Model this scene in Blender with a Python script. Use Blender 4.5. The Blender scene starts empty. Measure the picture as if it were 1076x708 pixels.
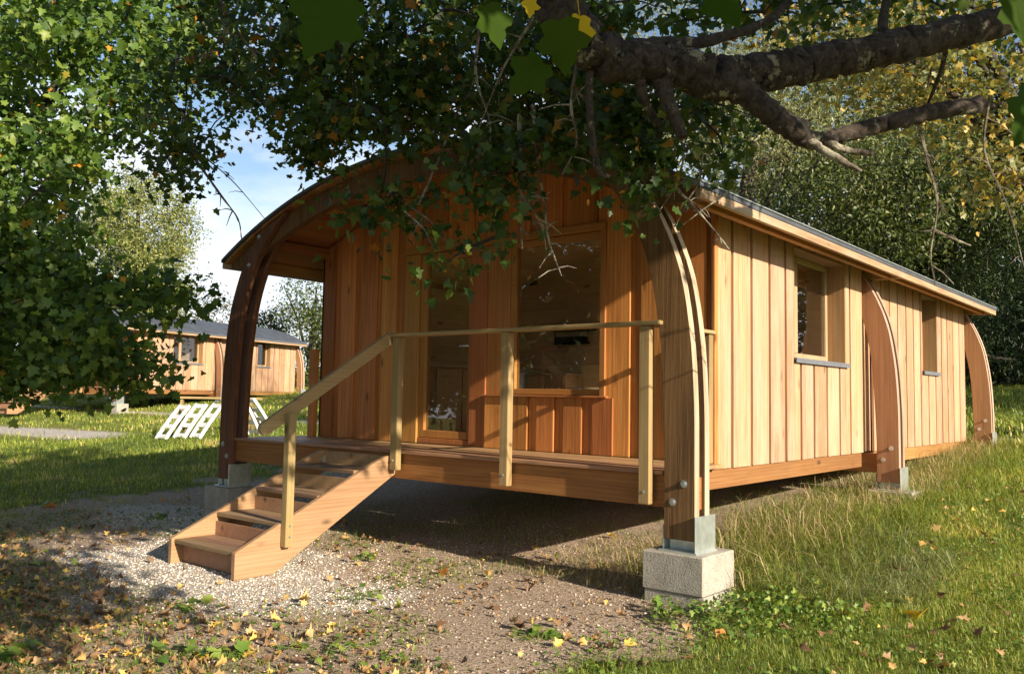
import bpy, bmesh, math, random
import numpy as np
from mathutils import Vector, Matrix
random.seed(7)
RNG = np.random.default_rng(11)
SC = bpy.context.scene
COL = SC.collection
PI = math.pi

# ------------------------------------------------------------------ camera
CAM = np.array([3.290, -6.542, 1.397])
YAW, PITCH, ROLL, FPX = math.radians(40.029), math.radians(4.043), math.radians(0.997), 899.5
_f = np.array([-math.sin(YAW)*math.cos(PITCH), math.cos(YAW)*math.cos(PITCH), math.sin(PITCH)])
_r0 = np.array([math.cos(YAW), math.sin(YAW), 0.0]); _u0 = np.cross(_r0, _f)
CR = _r0*math.cos(ROLL) + _u0*math.sin(ROLL)
CU = -_r0*math.sin(ROLL) + _u0*math.cos(ROLL)
CF = _f
def at(u, v, depth):
    """world point seen at photo position (u, v) and that many metres away"""
    return CAM + depth*(CF + CR*(u-538)/FPX - CU*(v-354)/FPX)

cd = bpy.data.cameras.new('camera'); co = bpy.data.objects.new('camera', cd); COL.objects.link(co)
co.matrix_world = Matrix(((CR[0], CU[0], -CF[0], CAM[0]), (CR[1], CU[1], -CF[1], CAM[1]), (CR[2], CU[2], -CF[2], CAM[2]), (0, 0, 0, 1)))
cd.sensor_width = 36; cd.lens = 36*FPX/1076; cd.clip_start = 0.05; cd.clip_end = 2000
SC.camera = co

# ------------------------------------------------------------------ helpers
class MB:
    """collects boxes, prisms and tubes, then links them as ONE mesh object"""
    def __init__(s): s.v = []; s.f = []; s.r = []
    def add(s, vs, fs, r=None):
        n = len(s.v); r = random.random() if r is None else r
        s.v += [tuple(map(float, p)) for p in vs]
        for f in fs: s.f.append(tuple(i+n for i in f)); s.r.append(r)
    def box(s, x0, x1, y0, y1, z0, z1, r=None):
        s.hexa([(x0,y0,z0),(x1,y0,z0),(x1,y1,z0),(x0,y1,z0),(x0,y0,z1),(x1,y0,z1),(x1,y1,z1),(x0,y1,z1)], r)
    def hexa(s, p, r=None):
        s.add(p, [(0,3,2,1),(4,5,6,7),(0,1,5,4),(1,2,6,5),(2,3,7,6),(3,0,4,7)], r)
    def beam(s, a, b, w, h, up=(0,0,1), r=None):
        a, b, up = Vector(a), Vector(b), Vector(up)
        d = (b-a).normalized(); sd = d.cross(up).normalized(); u2 = sd.cross(d)
        q = [(-1,-1),(1,-1),(1,1),(-1,1)]
        s.hexa([a+sd*i*w/2+u2*j*h/2 for i, j in q] + [b+sd*i*w/2+u2*j*h/2 for i, j in q], r)
    def prism(s, pts, axis, c0, c1, r=None):
        """polygon pts (2D) extruded along axis: 'Y' pts=(x,z); 'X' pts=(y,z); 'Z' pts=(x,y)"""
        P = lambda p, c: {'Y': (p[0], c, p[1]), 'X': (c, p[0], p[1]), 'Z': (p[0], p[1], c)}[axis]
        n = len(pts)
        s.add([P(p, c0) for p in pts] + [P(p, c1) for p in pts],
              [tuple(range(n)), tuple(range(2*n-1, n-1, -1))] + [(i, i+n, (i+1) % n+n, (i+1) % n) for i in range(n)], r)
    def strip(s, o, i, axis, c0, c1, r=None):
        """band between two equally long 2D polylines, extruded along axis"""
        P = lambda p, c: {'Y': (p[0], c, p[1]), 'X': (c, p[0], p[1])}[axis]
        n = len(o); V = []
        for k in range(n): V += [P(o[k], c0), P(i[k], c0), P(i[k], c1), P(o[k], c1)]
        F = [(0,1,2,3), tuple(4*(n-1)+q for q in (3,2,1,0))]
        for k in range(n-1):
            a, b = 4*k, 4*(k+1)
            F += [(a+q, b+q, b+(q+1) % 4, a+(q+1) % 4) for q in range(4)]
        s.add(V, F, r)
    def tube(s, pts, rad, n=6, r=None, wob=0.0):
        pts = [Vector(p) for p in pts]; m = len(pts); V = []; F = []
        ref = Vector((0.31, 0.17, 0.93))
        for k, p in enumerate(pts):
            d = (pts[min(k+1, m-1)] - pts[max(k-1, 0)]).normalized()
            a = d.cross(ref)
            if a.length < .05: a = d.cross(Vector((1, 0, 0)))
            a.normalize(); b = d.cross(a)
            for q in range(n):
                t = 2*PI*q/n; rr = rad[k]*(1+wob*random.uniform(-1, 1))
                V.append(p + a*math.cos(t)*rr + b*math.sin(t)*rr)
        for k in range(m-1):
            for q in range(n):
                F.append((k*n+q, k*n+(q+1) % n, (k+1)*n+(q+1) % n, (k+1)*n+q))
        F += [tuple(range(n-1, -1, -1)), tuple((m-1)*n+q for q in range(n))]
        s.add(V, F, r)
    def build(s, name, mat, parent=None, bevel=0.0, smooth=False):
        off = np.array(parent_loc(parent)) if parent is not None else np.zeros(3)
        me = bpy.data.meshes.new(name)
        me.from_pydata([tuple(np.array(p)-off) for p in s.v], [], s.f)
        bm = bmesh.new(); bm.from_mesh(me); bmesh.ops.recalc_face_normals(bm, faces=bm.faces); bm.to_mesh(me); bm.free()
        at_ = me.attributes.new('rnd', 'FLOAT', 'FACE'); at_.data.foreach_set('value', np.array(s.r, dtype=np.float32))
        if smooth: me.polygons.foreach_set('use_smooth', [True]*len(me.polygons))
        me.materials.append(mat)
        o = bpy.data.objects.new(name, me); COL.objects.link(o)
        if parent is not None: o.parent = parent
        if bevel:
            b = o.modifiers.new('bevel', 'BEVEL'); b.width = bevel; b.segments = 1; b.limit_method = 'ANGLE'; b.angle_limit = 0.7
        return o
def parent_loc(o):
    while o.parent is not None: o = o.parent
    return tuple(o.location)
def tag(o, label=None, cat=None, group=None, kind=None):
    if label: o['label'] = label
    if cat: o['category'] = cat
    if group: o['group'] = group
    if kind: o['kind'] = kind
    return o
def empty(name, loc, label, cat, group=None):
    o = bpy.data.objects.new(name, None); COL.objects.link(o); o.location = loc; o.empty_display_size = .2
    return tag(o, label, cat, group)
def copy_tree(o, parent=None):
    c = o.copy(); COL.objects.link(c); c.parent = parent
    for ch in list(o.children): copy_tree(ch, c)
    return c
def np_mesh(name, V, loops, sizes, mat, parent=None, rnd=None):
    """V (n,3); loops flat vertex indices; sizes per face; rnd per face"""
    me = bpy.data.meshes.new(name)
    V = np.asarray(V, dtype=np.float32)
    if parent is not None: V = V - np.array(parent_loc(parent), dtype=np.float32)
    me.vertices.add(len(V)); me.vertices.foreach_set('co', V.ravel())
    me.loops.add(len(loops)); me.loops.foreach_set('vertex_index', np.asarray(loops, dtype=np.int32))
    starts = np.concatenate([[0], np.cumsum(sizes)[:-1]]).astype(np.int32)
    me.polygons.add(len(sizes)); me.polygons.foreach_set('loop_start', starts)
    me.polygons.foreach_set('loop_total', np.asarray(sizes, dtype=np.int32))
    me.update(calc_edges=True); me.validate()
    if rnd is not None and len(me.polygons) == len(rnd):
        a = me.attributes.new('rnd', 'FLOAT', 'FACE'); a.data.foreach_set('value', np.asarray(rnd, dtype=np.float32))
    me.materials.append(mat)
    o = bpy.data.objects.new(name, me); COL.objects.link(o)
    if parent is not None: o.parent = parent
    return o

def smoothstep(a, b, x):
    t = np.clip((x-a)/(b-a), 0, 1); return t*t*(3-2*t)
_perm = np.random.default_rng(5).random((256, 256))
def vnoise(x, y):
    xi = np.floor(x).astype(int); yi = np.floor(y).astype(int); fx = x-xi; fy = y-yi
    fx = fx*fx*(3-2*fx); fy = fy*fy*(3-2*fy)
    g = lambda i, j: _perm[(xi+i) % 256, (yi+j) % 256]
    return (g(0,0)*(1-fx)+g(1,0)*fx)*(1-fy)+(g(0,1)*(1-fx)+g(1,1)*fx)*fy
def fbm(x, y, o=4):
    s = 0; a = .5
    for k in range(o): s = s+a*vnoise(x*2**k+17*k, y*2**k+5*k); a *= .5
    return s
def gz(x, y):
    x = np.asarray(x, float); y = np.asarray(y, float)
    t = y+.8
    s = np.where(t < 0, .02*t, .085*np.minimum(t, 40)+.02*np.maximum(t-40, 0))
    s = np.where(np.abs(t) < 1, .02*t + .065*(np.clip(t, -1, 1)+1)**2/4, s)
    return s - .045 + .05*(fbm(x*.5, y*.5)-.5) + .02*(fbm(x*2.3+9, y*2.3)-.5) - .012
def GZ(x, y): return float(gz(np.array([x]), np.array([y]))[0])

# ------------------------------------------------------------------ materials
def new_mat(name):
    m = bpy.data.materials.new(name); m.use_nodes = True
    nt = m.node_tree; nt.nodes.clear()
    out = nt.nodes.new('ShaderNodeOutputMaterial'); return m, nt, out
def N(nt, t, **kw):
    n = nt.nodes.new(t)
    for k, v in kw.items():
        if k in n.inputs: n.inputs[k].default_value = v
        else: setattr(n, k, v)
    return n
def ramp(nt, stops, interp='LINEAR'):
    n = nt.nodes.new('ShaderNodeValToRGB'); n.color_ramp.interpolation = interp
    e = n.color_ramp.elements
    while len(e) < len(stops): e.new(.5)
    for k, (p, c) in enumerate(stops):
        e[k].position = p; e[k].color = (c[0], c[1], c[2], 1) if not isinstance(c, (int, float)) else (c, c, c, 1)
    return n
def L(nt, a, b): nt.links.new(a, b)
def wood(name, c1, c2, axis='Z', rough=.62, knots=True, var=.35, fine=.35, bump=.25, huevar=.02, streak=0.0, grey=None):
    m, nt, out = new_mat(name)
    tc = N(nt, 'ShaderNodeTexCoord'); at_ = N(nt, 'ShaderNodeAttribute', attribute_name='rnd')
    off = N(nt, 'ShaderNodeVectorMath', operation='SCALE'); off.inputs[0].default_value = (37, 53, 71); L(nt, at_.outputs['Fac'], off.inputs['Scale'])
    ad = N(nt, 'ShaderNodeVectorMath', operation='ADD'); L(nt, tc.outputs['Object'], ad.inputs[0]); L(nt, off.outputs[0], ad.inputs[1])
    def mp(cross, along):
        n = N(nt, 'ShaderNodeMapping'); sc = [cross]*3; sc['XYZ'.index(axis)] = along
        n.inputs['Scale'].default_value = sc; L(nt, ad.outputs[0], n.inputs['Vector']); return n
    n1 = N(nt, 'ShaderNodeTexNoise', Scale=1.0, Detail=5.0, Roughness=.6, Distortion=1.2); L(nt, mp(9, .7).outputs[0], n1.inputs['Vector'])
    n2 = N(nt, 'ShaderNodeTexNoise', Scale=1.0, Detail=4.0, Roughness=.7); L(nt, mp(85, 2.2).outputs[0], n2.inputs['Vector'])
    n3 = N(nt, 'ShaderNodeTexNoise', Scale=1.0, Detail=3.0); L(nt, mp(1.3, .6).outputs[0], n3.inputs['Vector'])
    # growth rings
    wv = N(nt, 'ShaderNodeTexWave', Scale=1.0, Distortion=9.0, Detail=2.0, wave_type='RINGS', rings_direction=axis); wv.inputs['Detail Scale'].default_value = .8
    L(nt, mp(11, .55).outputs[0], wv.inputs['Vector'])
    a = N(nt, 'ShaderNodeMath', operation='MULTIPLY_ADD'); L(nt, wv.outputs['Fac'], a.inputs[0]); a.inputs[1].default_value = .16
    b = N(nt, 'ShaderNodeMath', operation='MULTIPLY'); L(nt, n1.outputs['Fac'], b.inputs[0]); b.inputs[1].default_value = .84
    L(nt, b.outputs[0], a.inputs[2])
    rp = ramp(nt, [(.25, c2), (.65, c1)]); L(nt, a.outputs[0], rp.inputs[0])
    col = rp.outputs[0]
    def mul(colsock, facsock, lo, hi):
        r = N(nt, 'ShaderNodeMapRange'); r.inputs['To Min'].default_value = lo; r.inputs['To Max'].default_value = hi; L(nt, facsock, r.inputs['Value'])
        x = N(nt, 'ShaderNodeMix', data_type='RGBA', blend_type='MULTIPLY'); x.inputs[0].default_value = 1
        L(nt, colsock, x.inputs[6]); L(nt, r.outputs[0], x.inputs[7]); return x.outputs[2]
    col = mul(col, n2.outputs['Fac'], 1-fine, 1+fine*.6)
    col = mul(col, n3.outputs['Fac'], .72, 1.22)
    wn = N(nt, 'ShaderNodeTexWhiteNoise', noise_dimensions='1D'); L(nt, at_.outputs['Fac'], wn.inputs['W'])
    col = mul(col, wn.outputs['Value'], 1-var*.7, 1+var*.5)
    if streak:
        n4 = N(nt, 'ShaderNodeTexNoise', Scale=1.0, Detail=3.0); L(nt, mp(22, 1.1).outputs[0], n4.inputs['Vector'])
        r4 = ramp(nt, [(.5, 1.0), (.72, 1-streak)]); L(nt, n4.outputs['Fac'], r4.inputs[0])
        x = N(nt, 'ShaderNodeMix', data_type='RGBA', blend_type='MULTIPLY'); x.inputs[0].default_value = 1; L(nt, col, x.inputs[6]); L(nt, r4.outputs[0], x.inputs[7]); col = x.outputs[2]
    if knots:
        vo = N(nt, 'ShaderNodeTexVoronoi', Scale=1.0, Randomness=1.0); L(nt, mp(4.6, 2.0).outputs[0], vo.inputs['Vector'])
        rk = ramp(nt, [(.045, .25), (.08, .55), (.16, 1.0)]); L(nt, vo.outputs['Distance'], rk.inputs[0])
        x = N(nt, 'ShaderNodeMix', data_type='RGBA', blend_type='MULTIPLY'); x.inputs[0].default_value = .9; L(nt, col, x.inputs[6]); L(nt, rk.outputs[0], x.inputs[7]); col = x.outputs[2]
    if grey:
        n6 = N(nt, 'ShaderNodeTexNoise', Scale=1.0, Detail=6.0, Roughness=.7); L(nt, mp(3.2, .8).outputs[0], n6.inputs['Vector'])
        r6 = ramp(nt, [(.44, 0.0), (.66, .6)]); L(nt, n6.outputs['Fac'], r6.inputs[0])
        x = N(nt, 'ShaderNodeMix', data_type='RGBA'); L(nt, r6.outputs[0], x.inputs[0]); L(nt, col, x.inputs[6]); x.inputs[7].default_value = (*grey, 1); col = x.outputs[2]
    hs = N(nt, 'ShaderNodeHueSaturation'); L(nt, col, hs.inputs['Color'])
    r = N(nt, 'ShaderNodeMapRange'); r.inputs['To Min'].default_value = .5-huevar; r.inputs['To Max'].default_value = .5+huevar
    L(nt, wn.outputs['Color'], r.inputs['Value']); L(nt, r.outputs[0], hs.inputs['Hue'])
    p = N(nt, 'ShaderNodeBsdfPrincipled', Roughness=rough); p.inputs['Specular IOR Level'].default_value = .3
    L(nt, hs.outputs[0], p.inputs['Base Color'])
    bp_ = N(nt, 'ShaderNodeBump', Strength=bump, Distance=.004); L(nt, n2.outputs['Fac'], bp_.inputs['Height']); L(nt, bp_.outputs[0], p.inputs['Normal'])
    L(nt, p.outputs[0], out.inputs[0]); return m
def plain(name, col, rough=.5, metal=0.0, nscale=20, nvar=.3, bump=.1, spec=.4):
    m, nt, out = new_mat(name)
    tc = N(nt, 'ShaderNodeTexCoord'); n = N(nt, 'ShaderNodeTexNoise', Scale=nscale, Detail=5.0); L(nt, tc.outputs['Object'], n.inputs['Vector'])
    r = ramp(nt, [(.3, [c*(1-nvar) for c in col]), (.7, [min(1, c*(1+nvar*.6)) for c in col])]); L(nt, n.outputs['Fac'], r.inputs[0])
    p = N(nt, 'ShaderNodeBsdfPrincipled', Roughness=rough, Metallic=metal); p.inputs['Specular IOR Level'].default_value = spec
    L(nt, r.outputs[0], p.inputs['Base Color'])
    b = N(nt, 'ShaderNodeBump', Strength=bump, Distance=.01); L(nt, n.outputs['Fac'], b.inputs['Height']); L(nt, b.outputs[0], p.inputs['Normal'])
    L(nt, p.outputs[0], out.inputs[0]); return m
def concrete_mat():
    m, nt, out = new_mat('concrete')
    tc = N(nt, 'ShaderNodeTexCoord')
    n = N(nt, 'ShaderNodeTexNoise', Scale=7.0, Detail=8.0, Roughness=.7); L(nt, tc.outputs['Object'], n.inputs['Vector'])
    v = N(nt, 'ShaderNodeTexVoronoi', Scale=34.0); L(nt, tc.outputs['Object'], v.inputs['Vector'])
    n2 = N(nt, 'ShaderNodeTexNoise', Scale=90.0, Detail=3.0); L(nt, tc.outputs['Object'], n2.inputs['Vector'])
    r = ramp(nt, [(.25, (.27, .25, .20)), (.75, (.44, .42, .36))]); L(nt, n.outputs['Fac'], r.inputs[0])
    pit = ramp(nt, [(.10, .35), (.22, 1.0)]); L(nt, v.outputs['Distance'], pit.inputs[0])
    sp = ramp(nt, [(.3, .75), (.6, 1.05)]); L(nt, n2.outputs['Fac'], sp.inputs[0])
    x = N(nt, 'ShaderNodeMix', data_type='RGBA', blend_type='MULTIPLY'); x.inputs[0].default_value = .85; L(nt, r.outputs[0], x.inputs[6]); L(nt, pit.outputs[0], x.inputs[7])
    y = N(nt, 'ShaderNodeMix', data_type='RGBA', blend_type='MULTIPLY'); y.inputs[0].default_value = 1; L(nt, x.outputs[2], y.inputs[6]); L(nt, sp.outputs[0], y.inputs[7])
    p = N(nt, 'ShaderNodeBsdfPrincipled', Roughness=.9); L(nt, y.outputs[2], p.inputs['Base Color'])
    ml = N(nt, 'ShaderNodeMath', operation='MULTIPLY'); L(nt, pit.outputs[0], ml.inputs[0]); L(nt, sp.outputs[0], ml.inputs[1])
    b = N(nt, 'ShaderNodeBump', Strength=.6, Distance=.008); L(nt, ml.outputs[0], b.inputs['Height']); L(nt, b.outputs[0], p.inputs['Normal'])
    L(nt, p.outputs[0], out.inputs[0]); return m
def glass_mat(tint=(.95, .97, .95)):
    m, nt, out = new_mat('window_glass')
    t = N(nt, 'ShaderNodeBsdfTransparent', Color=(*tint, 1)); g = N(nt, 'ShaderNodeBsdfGlossy', Roughness=.01)
    fr = N(nt, 'ShaderNodeFresnel'); gm = N(nt, 'ShaderNodeNewGeometry'); ir = N(nt, 'ShaderNodeMapRange'); ir.inputs['To Min'].default_value = 1.75; ir.inputs['To Max'].default_value = 1/1.75; L(nt, gm.outputs['Backfacing'], ir.inputs['Value']); L(nt, ir.outputs[0], fr.inputs['IOR']); mx = N(nt, 'ShaderNodeMixShader')
    tc = N(nt, 'ShaderNodeTexCoord'); n = N(nt, 'ShaderNodeTexNoise', Scale=1.4, Detail=1.0); L(nt, tc.outputs['Object'], n.inputs['Vector'])
    b = N(nt, 'ShaderNodeBump', Strength=.02, Distance=.05); L(nt, n.outputs['Fac'], b.inputs['Height']); L(nt, b.outputs[0], g.inputs['Normal'])
    L(nt, fr.outputs[0], mx.inputs[0]); L(nt, t.outputs[0], mx.inputs[1]); L(nt, g.outputs[0], mx.inputs[2]); L(nt, mx.outputs[0], out.inputs[0]); return m
def leaf_mat(name, stops, trans=.35, rough=.45, spec=.4):
    m, nt, out = new_mat(name)
    a = N(nt, 'ShaderNodeAttribute', attribute_name='rnd'); r = ramp(nt, stops); L(nt, a.outputs['Fac'], r.inputs[0])
    p = N(nt, 'ShaderNodeBsdfPrincipled', Roughness=rough); p.inputs['Specular IOR Level'].default_value = spec
    tr = N(nt, 'ShaderNodeBsdfTranslucent'); mx = N(nt, 'ShaderNodeMixShader'); mx.inputs[0].default_value = trans
    g = N(nt, 'ShaderNodeMix', data_type='RGBA', blend_type='MULTIPLY'); g.inputs[0].default_value = 1; g.inputs[7].default_value = (1.5, 1.35, .5, 1)
    L(nt, r.outputs[0], g.inputs[6]); L(nt, r.outputs[0], p.inputs['Base Color']); L(nt, g.outputs[2], tr.inputs['Color'])
    L(nt, p.outputs[0], mx.inputs[1]); L(nt, tr.outputs[0], mx.inputs[2]); L(nt, mx.outputs[0], out.inputs[0]); return m
def bark_mat(name, c1, c2, lichen=(.38, .36, .25), lich=.62):
    m, nt, out = new_mat(name)
    tc = N(nt, 'ShaderNodeTexCoord')
    n = N(nt, 'ShaderNodeTexNoise', Scale=26.0, Detail=8.0, Roughness=.7, Distortion=.6); L(nt, tc.outputs['Object'], n.inputs['Vector'])
    n2 = N(nt, 'ShaderNodeTexNoise', Scale=9.0, Detail=4.0); L(nt, tc.outputs['Object'], n2.inputs['Vector'])
    r = ramp(nt, [(.38, c1), (.66, c2)]); L(nt, n.outputs['Fac'], r.inputs[0])
    n5 = N(nt, 'ShaderNodeTexNoise', Scale=60.0, Detail=3.0); L(nt, tc.outputs['Object'], n5.inputs['Vector'])
    sm = N(nt, 'ShaderNodeMath', operation='MULTIPLY_ADD'); L(nt, n5.outputs['Fac'], sm.inputs[0]); sm.inputs[1].default_value = .35; L(nt, n2.outputs['Fac'], sm.inputs[2])
    k = ramp(nt, [(lich+.12, 0.0), (lich+.18, 1.0)]); L(nt, sm.outputs[0], k.inputs[0])
    x = N(nt, 'ShaderNodeMix', data_type='RGBA'); L(nt, k.outputs[0], x.inputs[0]); L(nt, r.outputs[0], x.inputs[6]); x.inputs[7].default_value = (*lichen, 1)
    p = N(nt, 'ShaderNodeBsdfPrincipled', Roughness=.9); L(nt, x.outputs[2], p.inputs['Base Color'])
    b = N(nt, 'ShaderNodeBump', Strength=.9, Distance=.02); L(nt, n.outputs['Fac'], b.inputs['Height']); L(nt, b.outputs[0], p.inputs['Normal'])
    L(nt, p.outputs[0], out.inputs[0]); return m

M = {}
M['front'] = wood('larch_front', (.60, .245, .068), (.38, .135, .034), 'Z', bump=.5, var=.38, huevar=.01, streak=.25)
M['side'] = wood('larch_side', (.54, .335, .195), (.38, .21, .11), 'Z', bump=.4, var=.22, fine=.4, streak=.25, huevar=.012, grey=(.49, .37, .27))
M['beamX'] = wood('larch_beam', (.40, .175, .055), (.27, .10, .03), 'X')
M['beamY'] = wood('larch_long_beam', (.33, .165, .062), (.23, .10, .034), 'Y')
M['reveal'] = wood('window_reveal', (.40, .235, .11), (.30, .16, .065), 'Z', var=.1, knots=True)
M['fascia'] = wood('weathered_fascia', (.42, .285, .18), (.29, .16, .08), 'Y', fine=.55, streak=.3, grey=(.40, .32, .24))
M['deck'] = wood('deck_boards', (.46, .29, .15), (.30, .17, .08), 'X', rough=.5, var=.3)
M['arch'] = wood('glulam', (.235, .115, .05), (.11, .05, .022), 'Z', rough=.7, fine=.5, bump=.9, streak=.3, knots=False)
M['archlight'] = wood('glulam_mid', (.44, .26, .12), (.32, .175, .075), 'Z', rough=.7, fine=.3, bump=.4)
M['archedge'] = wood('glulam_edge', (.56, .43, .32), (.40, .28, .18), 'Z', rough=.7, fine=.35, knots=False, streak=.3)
M['frame'] = wood('joinery', (.42, .185, .055), (.33, .125, .033), 'Z', rough=.45, knots=False, fine=.15, var=.15, bump=.1)
M['frameX'] = wood('joinery_rail', (.42, .185, .055), (.33, .125, .033), 'X', rough=.45, knots=False, fine=.15, var=.15, bump=.1)
M['pale'] = wood('pale_window_frame', (.46, .34, .19), (.38, .26, .13), 'Z', rough=.45, knots=False, fine=.15, var=.1)
M['pine'] = wood('treated_pine', (.36, .265, .12), (.26, .175, .07), 'Z', var=.2, fine=.25, huevar=.01)
M['pineX'] = wood('treated_pine_rail', (.42, .31, .15), (.31, .21, .09), 'X', var=.2, fine=.25, huevar=.01)
M['pineY'] = wood('treated_pine_slope', (.42, .31, .15), (.31, .21, .09), 'Y', var=.2, fine=.25, huevar=.01)
M['stair'] = wood('stair_wood', (.42, .25, .14), (.31, .165, .08), 'Y', var=.15, fine=.25)
M['tread'] = wood('stair_tread', (.33, .215, .125), (.21, .125, .07), 'X', var=.2, fine=.5, bump=.8)
M['soffit'] = wood('soffit_boards', (.42, .19, .06), (.28, .11, .03), 'Y', knots=False)
M['inner'] = wood('inner_boards', (.78, .60, .38), (.68, .49, .28), 'X', knots=True, var=.15, fine=.15, rough=.5)
M['innerY'] = wood('inner_side_boards', (.74, .56, .35), (.64, .46, .26), 'Y', knots=True, var=.15, fine=.15)
M['cabinet'] = wood('cabinet_fronts', (.62, .43, .24), (.50, .32, .16), 'Z', knots=True, var=.15, rough=.4)
M['roof'] = plain('roof_membrane', (.075, .085, .10), rough=.55, nscale=3, nvar=.3)
M['concrete'] = concrete_mat()
M['steel'] = plain('galvanised_steel', (.60, .66, .64), rough=.38, metal=.75, nscale=14, nvar=.2, bump=.02)
M['bolt'] = plain('bolt_steel', (.62, .66, .68), rough=.3, metal=.9, nscale=40, nvar=.1)
M['sill'] = plain('grey_sill', (.20, .22, .25), rough=.45, metal=.3, nscale=10, nvar=.1)
M['glass'] = glass_mat()
M['whitepaint'] = plain('white_paint', (.80, .80, .78), rough=.5, nscale=25, nvar=.12)
M['black'] = plain('black_iron', (.012, .012, .013), rough=.5, nscale=30, nvar=.3)
M['worktop'] = plain('pale_worktop', (.50, .40, .28), rough=.35, nscale=8, nvar=.15)
M['chrome'] = plain('chrome', (.7, .7, .7), rough=.12, metal=1.0, nscale=5, nvar=.02)
M['bark'] = bark_mat('maple_bark', (.012, .009, .006), (.085, .062, .044), lichen=(.22, .21, .14), lich=.66)
M['twig'] = bark_mat('lichen_twig', (.08, .062, .042), (.24, .20, .145), lichen=(.32, .30, .22), lich=.56)
M['darkbark'] = bark_mat('dark_bark', (.02, .016, .012), (.06, .048, .036), lich=.7)
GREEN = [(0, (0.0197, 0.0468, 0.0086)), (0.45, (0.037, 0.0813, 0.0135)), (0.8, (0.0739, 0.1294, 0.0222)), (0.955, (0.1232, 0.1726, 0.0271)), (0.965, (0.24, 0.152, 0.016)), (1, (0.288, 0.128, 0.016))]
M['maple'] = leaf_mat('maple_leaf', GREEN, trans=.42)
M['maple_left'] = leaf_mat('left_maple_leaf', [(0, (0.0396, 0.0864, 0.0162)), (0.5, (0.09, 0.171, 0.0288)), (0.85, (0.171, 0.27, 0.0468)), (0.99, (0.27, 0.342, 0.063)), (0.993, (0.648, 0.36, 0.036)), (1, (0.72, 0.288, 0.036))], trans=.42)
M['nearleaf'] = leaf_mat('near_maple_leaf', [(0, (0.03, 0.08, 0.0072)), (0.85, (0.06, 0.0992, 0.0096)), (0.86, (0.48, 0.384, 0.024)), (1, (0.63, 0.48, 0.036))], trans=.5, rough=.7, spec=.1)
M['palegreen'] = leaf_mat('pale_leaf', [(0, (0.1126, 0.15, 0.042)), (0.6, (0.24, 0.285, 0.09)), (1, (0.39, 0.39, 0.135))], trans=.3)
M['willow'] = leaf_mat('willow_leaf', [(0, (.10, .13, .05)), (.6, (.24, .27, .11)), (1, (.42, .42, .20))], trans=.3)
M['dark'] = leaf_mat('evergreen_leaf', [(0, (0.012, 0.0264, 0.0072)), (0.6, (0.0264, 0.0504, 0.012)), (1, (0.06, 0.09, 0.0216))], trans=.15)
M['midgreen'] = leaf_mat('bush_leaf', [(0, (0.042, 0.07, 0.021)), (0.6, (0.084, 0.119, 0.0308)), (1, (0.154, 0.182, 0.049))], trans=.25)
M['brownish'] = leaf_mat('thin_autumn_leaf', [(0, (.07, .06, .03)), (.6, (.13, .11, .045)), (1, (.22, .17, .06))], trans=.25)
M['gold'] = leaf_mat('golden_leaf', [(0, (.12, .15, .045)), (.6, (.23, .23, .075)), (.82, (.38, .31, .08)), (1, (.52, .34, .06))], trans=.3)
M['litter'] = leaf_mat('fallen_leaf', [(0, (0.105, 0.06, 0.033)), (0.4, (0.255, 0.15, 0.075)), (0.7, (0.45, 0.3, 0.135)), (0.87, (0.6, 0.39, 0.105)), (0.93, (0.72, 0.51, 0.105)), (0.95, (0.18, 0.24, 0.045)), (1, (0.135, 0.21, 0.045))], trans=.1, rough=.6)
M['grass'] = leaf_mat('grass_blade', [(0, (.07, .118, .02)), (.4, (.185, .265, .036)), (.72, (.35, .40, .066)), (.88, (.52, .46, .11)), (1, (.70, .56, .28))], trans=.3, rough=.5)
M['straw'] = leaf_mat('dry_grass_blade', [(0, (0.1437, 0.1581, 0.0504)), (0.3, (0.3162, 0.2444, 0.115)), (0.7, (0.5462, 0.4169, 0.2156)), (1, (0.7188, 0.575, 0.345))], trans=.2, rough=.6)
M['lodged'] = leaf_mat('lodged_grass_blade', [(0, (.09, .14, .045)), (.6, (.22, .28, .10)), (1, (.42, .43, .2))], trans=.2)
M['weed'] = leaf_mat('weed_leaf', [(0, (0.0644, 0.1368, 0.0242)), (0.6, (0.1449, 0.2415, 0.0403)), (1, (0.2898, 0.3542, 0.0725))], trans=.3)
M['yellowleaf'] = leaf_mat('yellow_fallen_leaf', [(0, (.60, .42, .03)), (1, (.72, .50, .05))], trans=.2, rough=.5)
M['orangeleaf'] = leaf_mat('orange_fallen_leaf', [(0, (.45, .20, .05)), (1, (.55, .27, .06))], trans=.2, rough=.5)

# ------------------------------------------------------------------ world and sun
SUN_AZ = np.array([math.cos(math.radians(8)), -math.sin(math.radians(8))])   # horizontal direction towards the sun
ELEV = math.radians(21.5)
sun_dir = np.array([SUN_AZ[0]*math.cos(ELEV), SUN_AZ[1]*math.cos(ELEV), math.sin(ELEV)])
W = bpy.data.worlds.new('World'); SC.world = W; W.use_nodes = True
nt = W.node_tree; nt.nodes.clear()
wo = N(nt, 'ShaderNodeOutputWorld'); bg = N(nt, 'ShaderNodeBackground', Strength=.088)
sky = N(nt, 'ShaderNodeTexSky', sky_type='NISHITA'); sky.sun_disc = False; sky.sun_elevation = ELEV
sky.sun_rotation = math.atan2(sun_dir[0], sun_dir[1]); sky.air_density = 1.0; sky.dust_density = 1.0; sky.ozone_density = 1.2
tc = N(nt, 'ShaderNodeTexCoord'); mp = N(nt, 'ShaderNodeMapping'); mp.inputs['Scale'].default_value = (1, 1, 2.6); L(nt, tc.outputs['Generated'], mp.inputs['Vector'])
cn = N(nt, 'ShaderNodeTexNoise', Scale=2.6, Detail=7.0, Roughness=.55); L(nt, mp.outputs[0], cn.inputs['Vector'])
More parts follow.
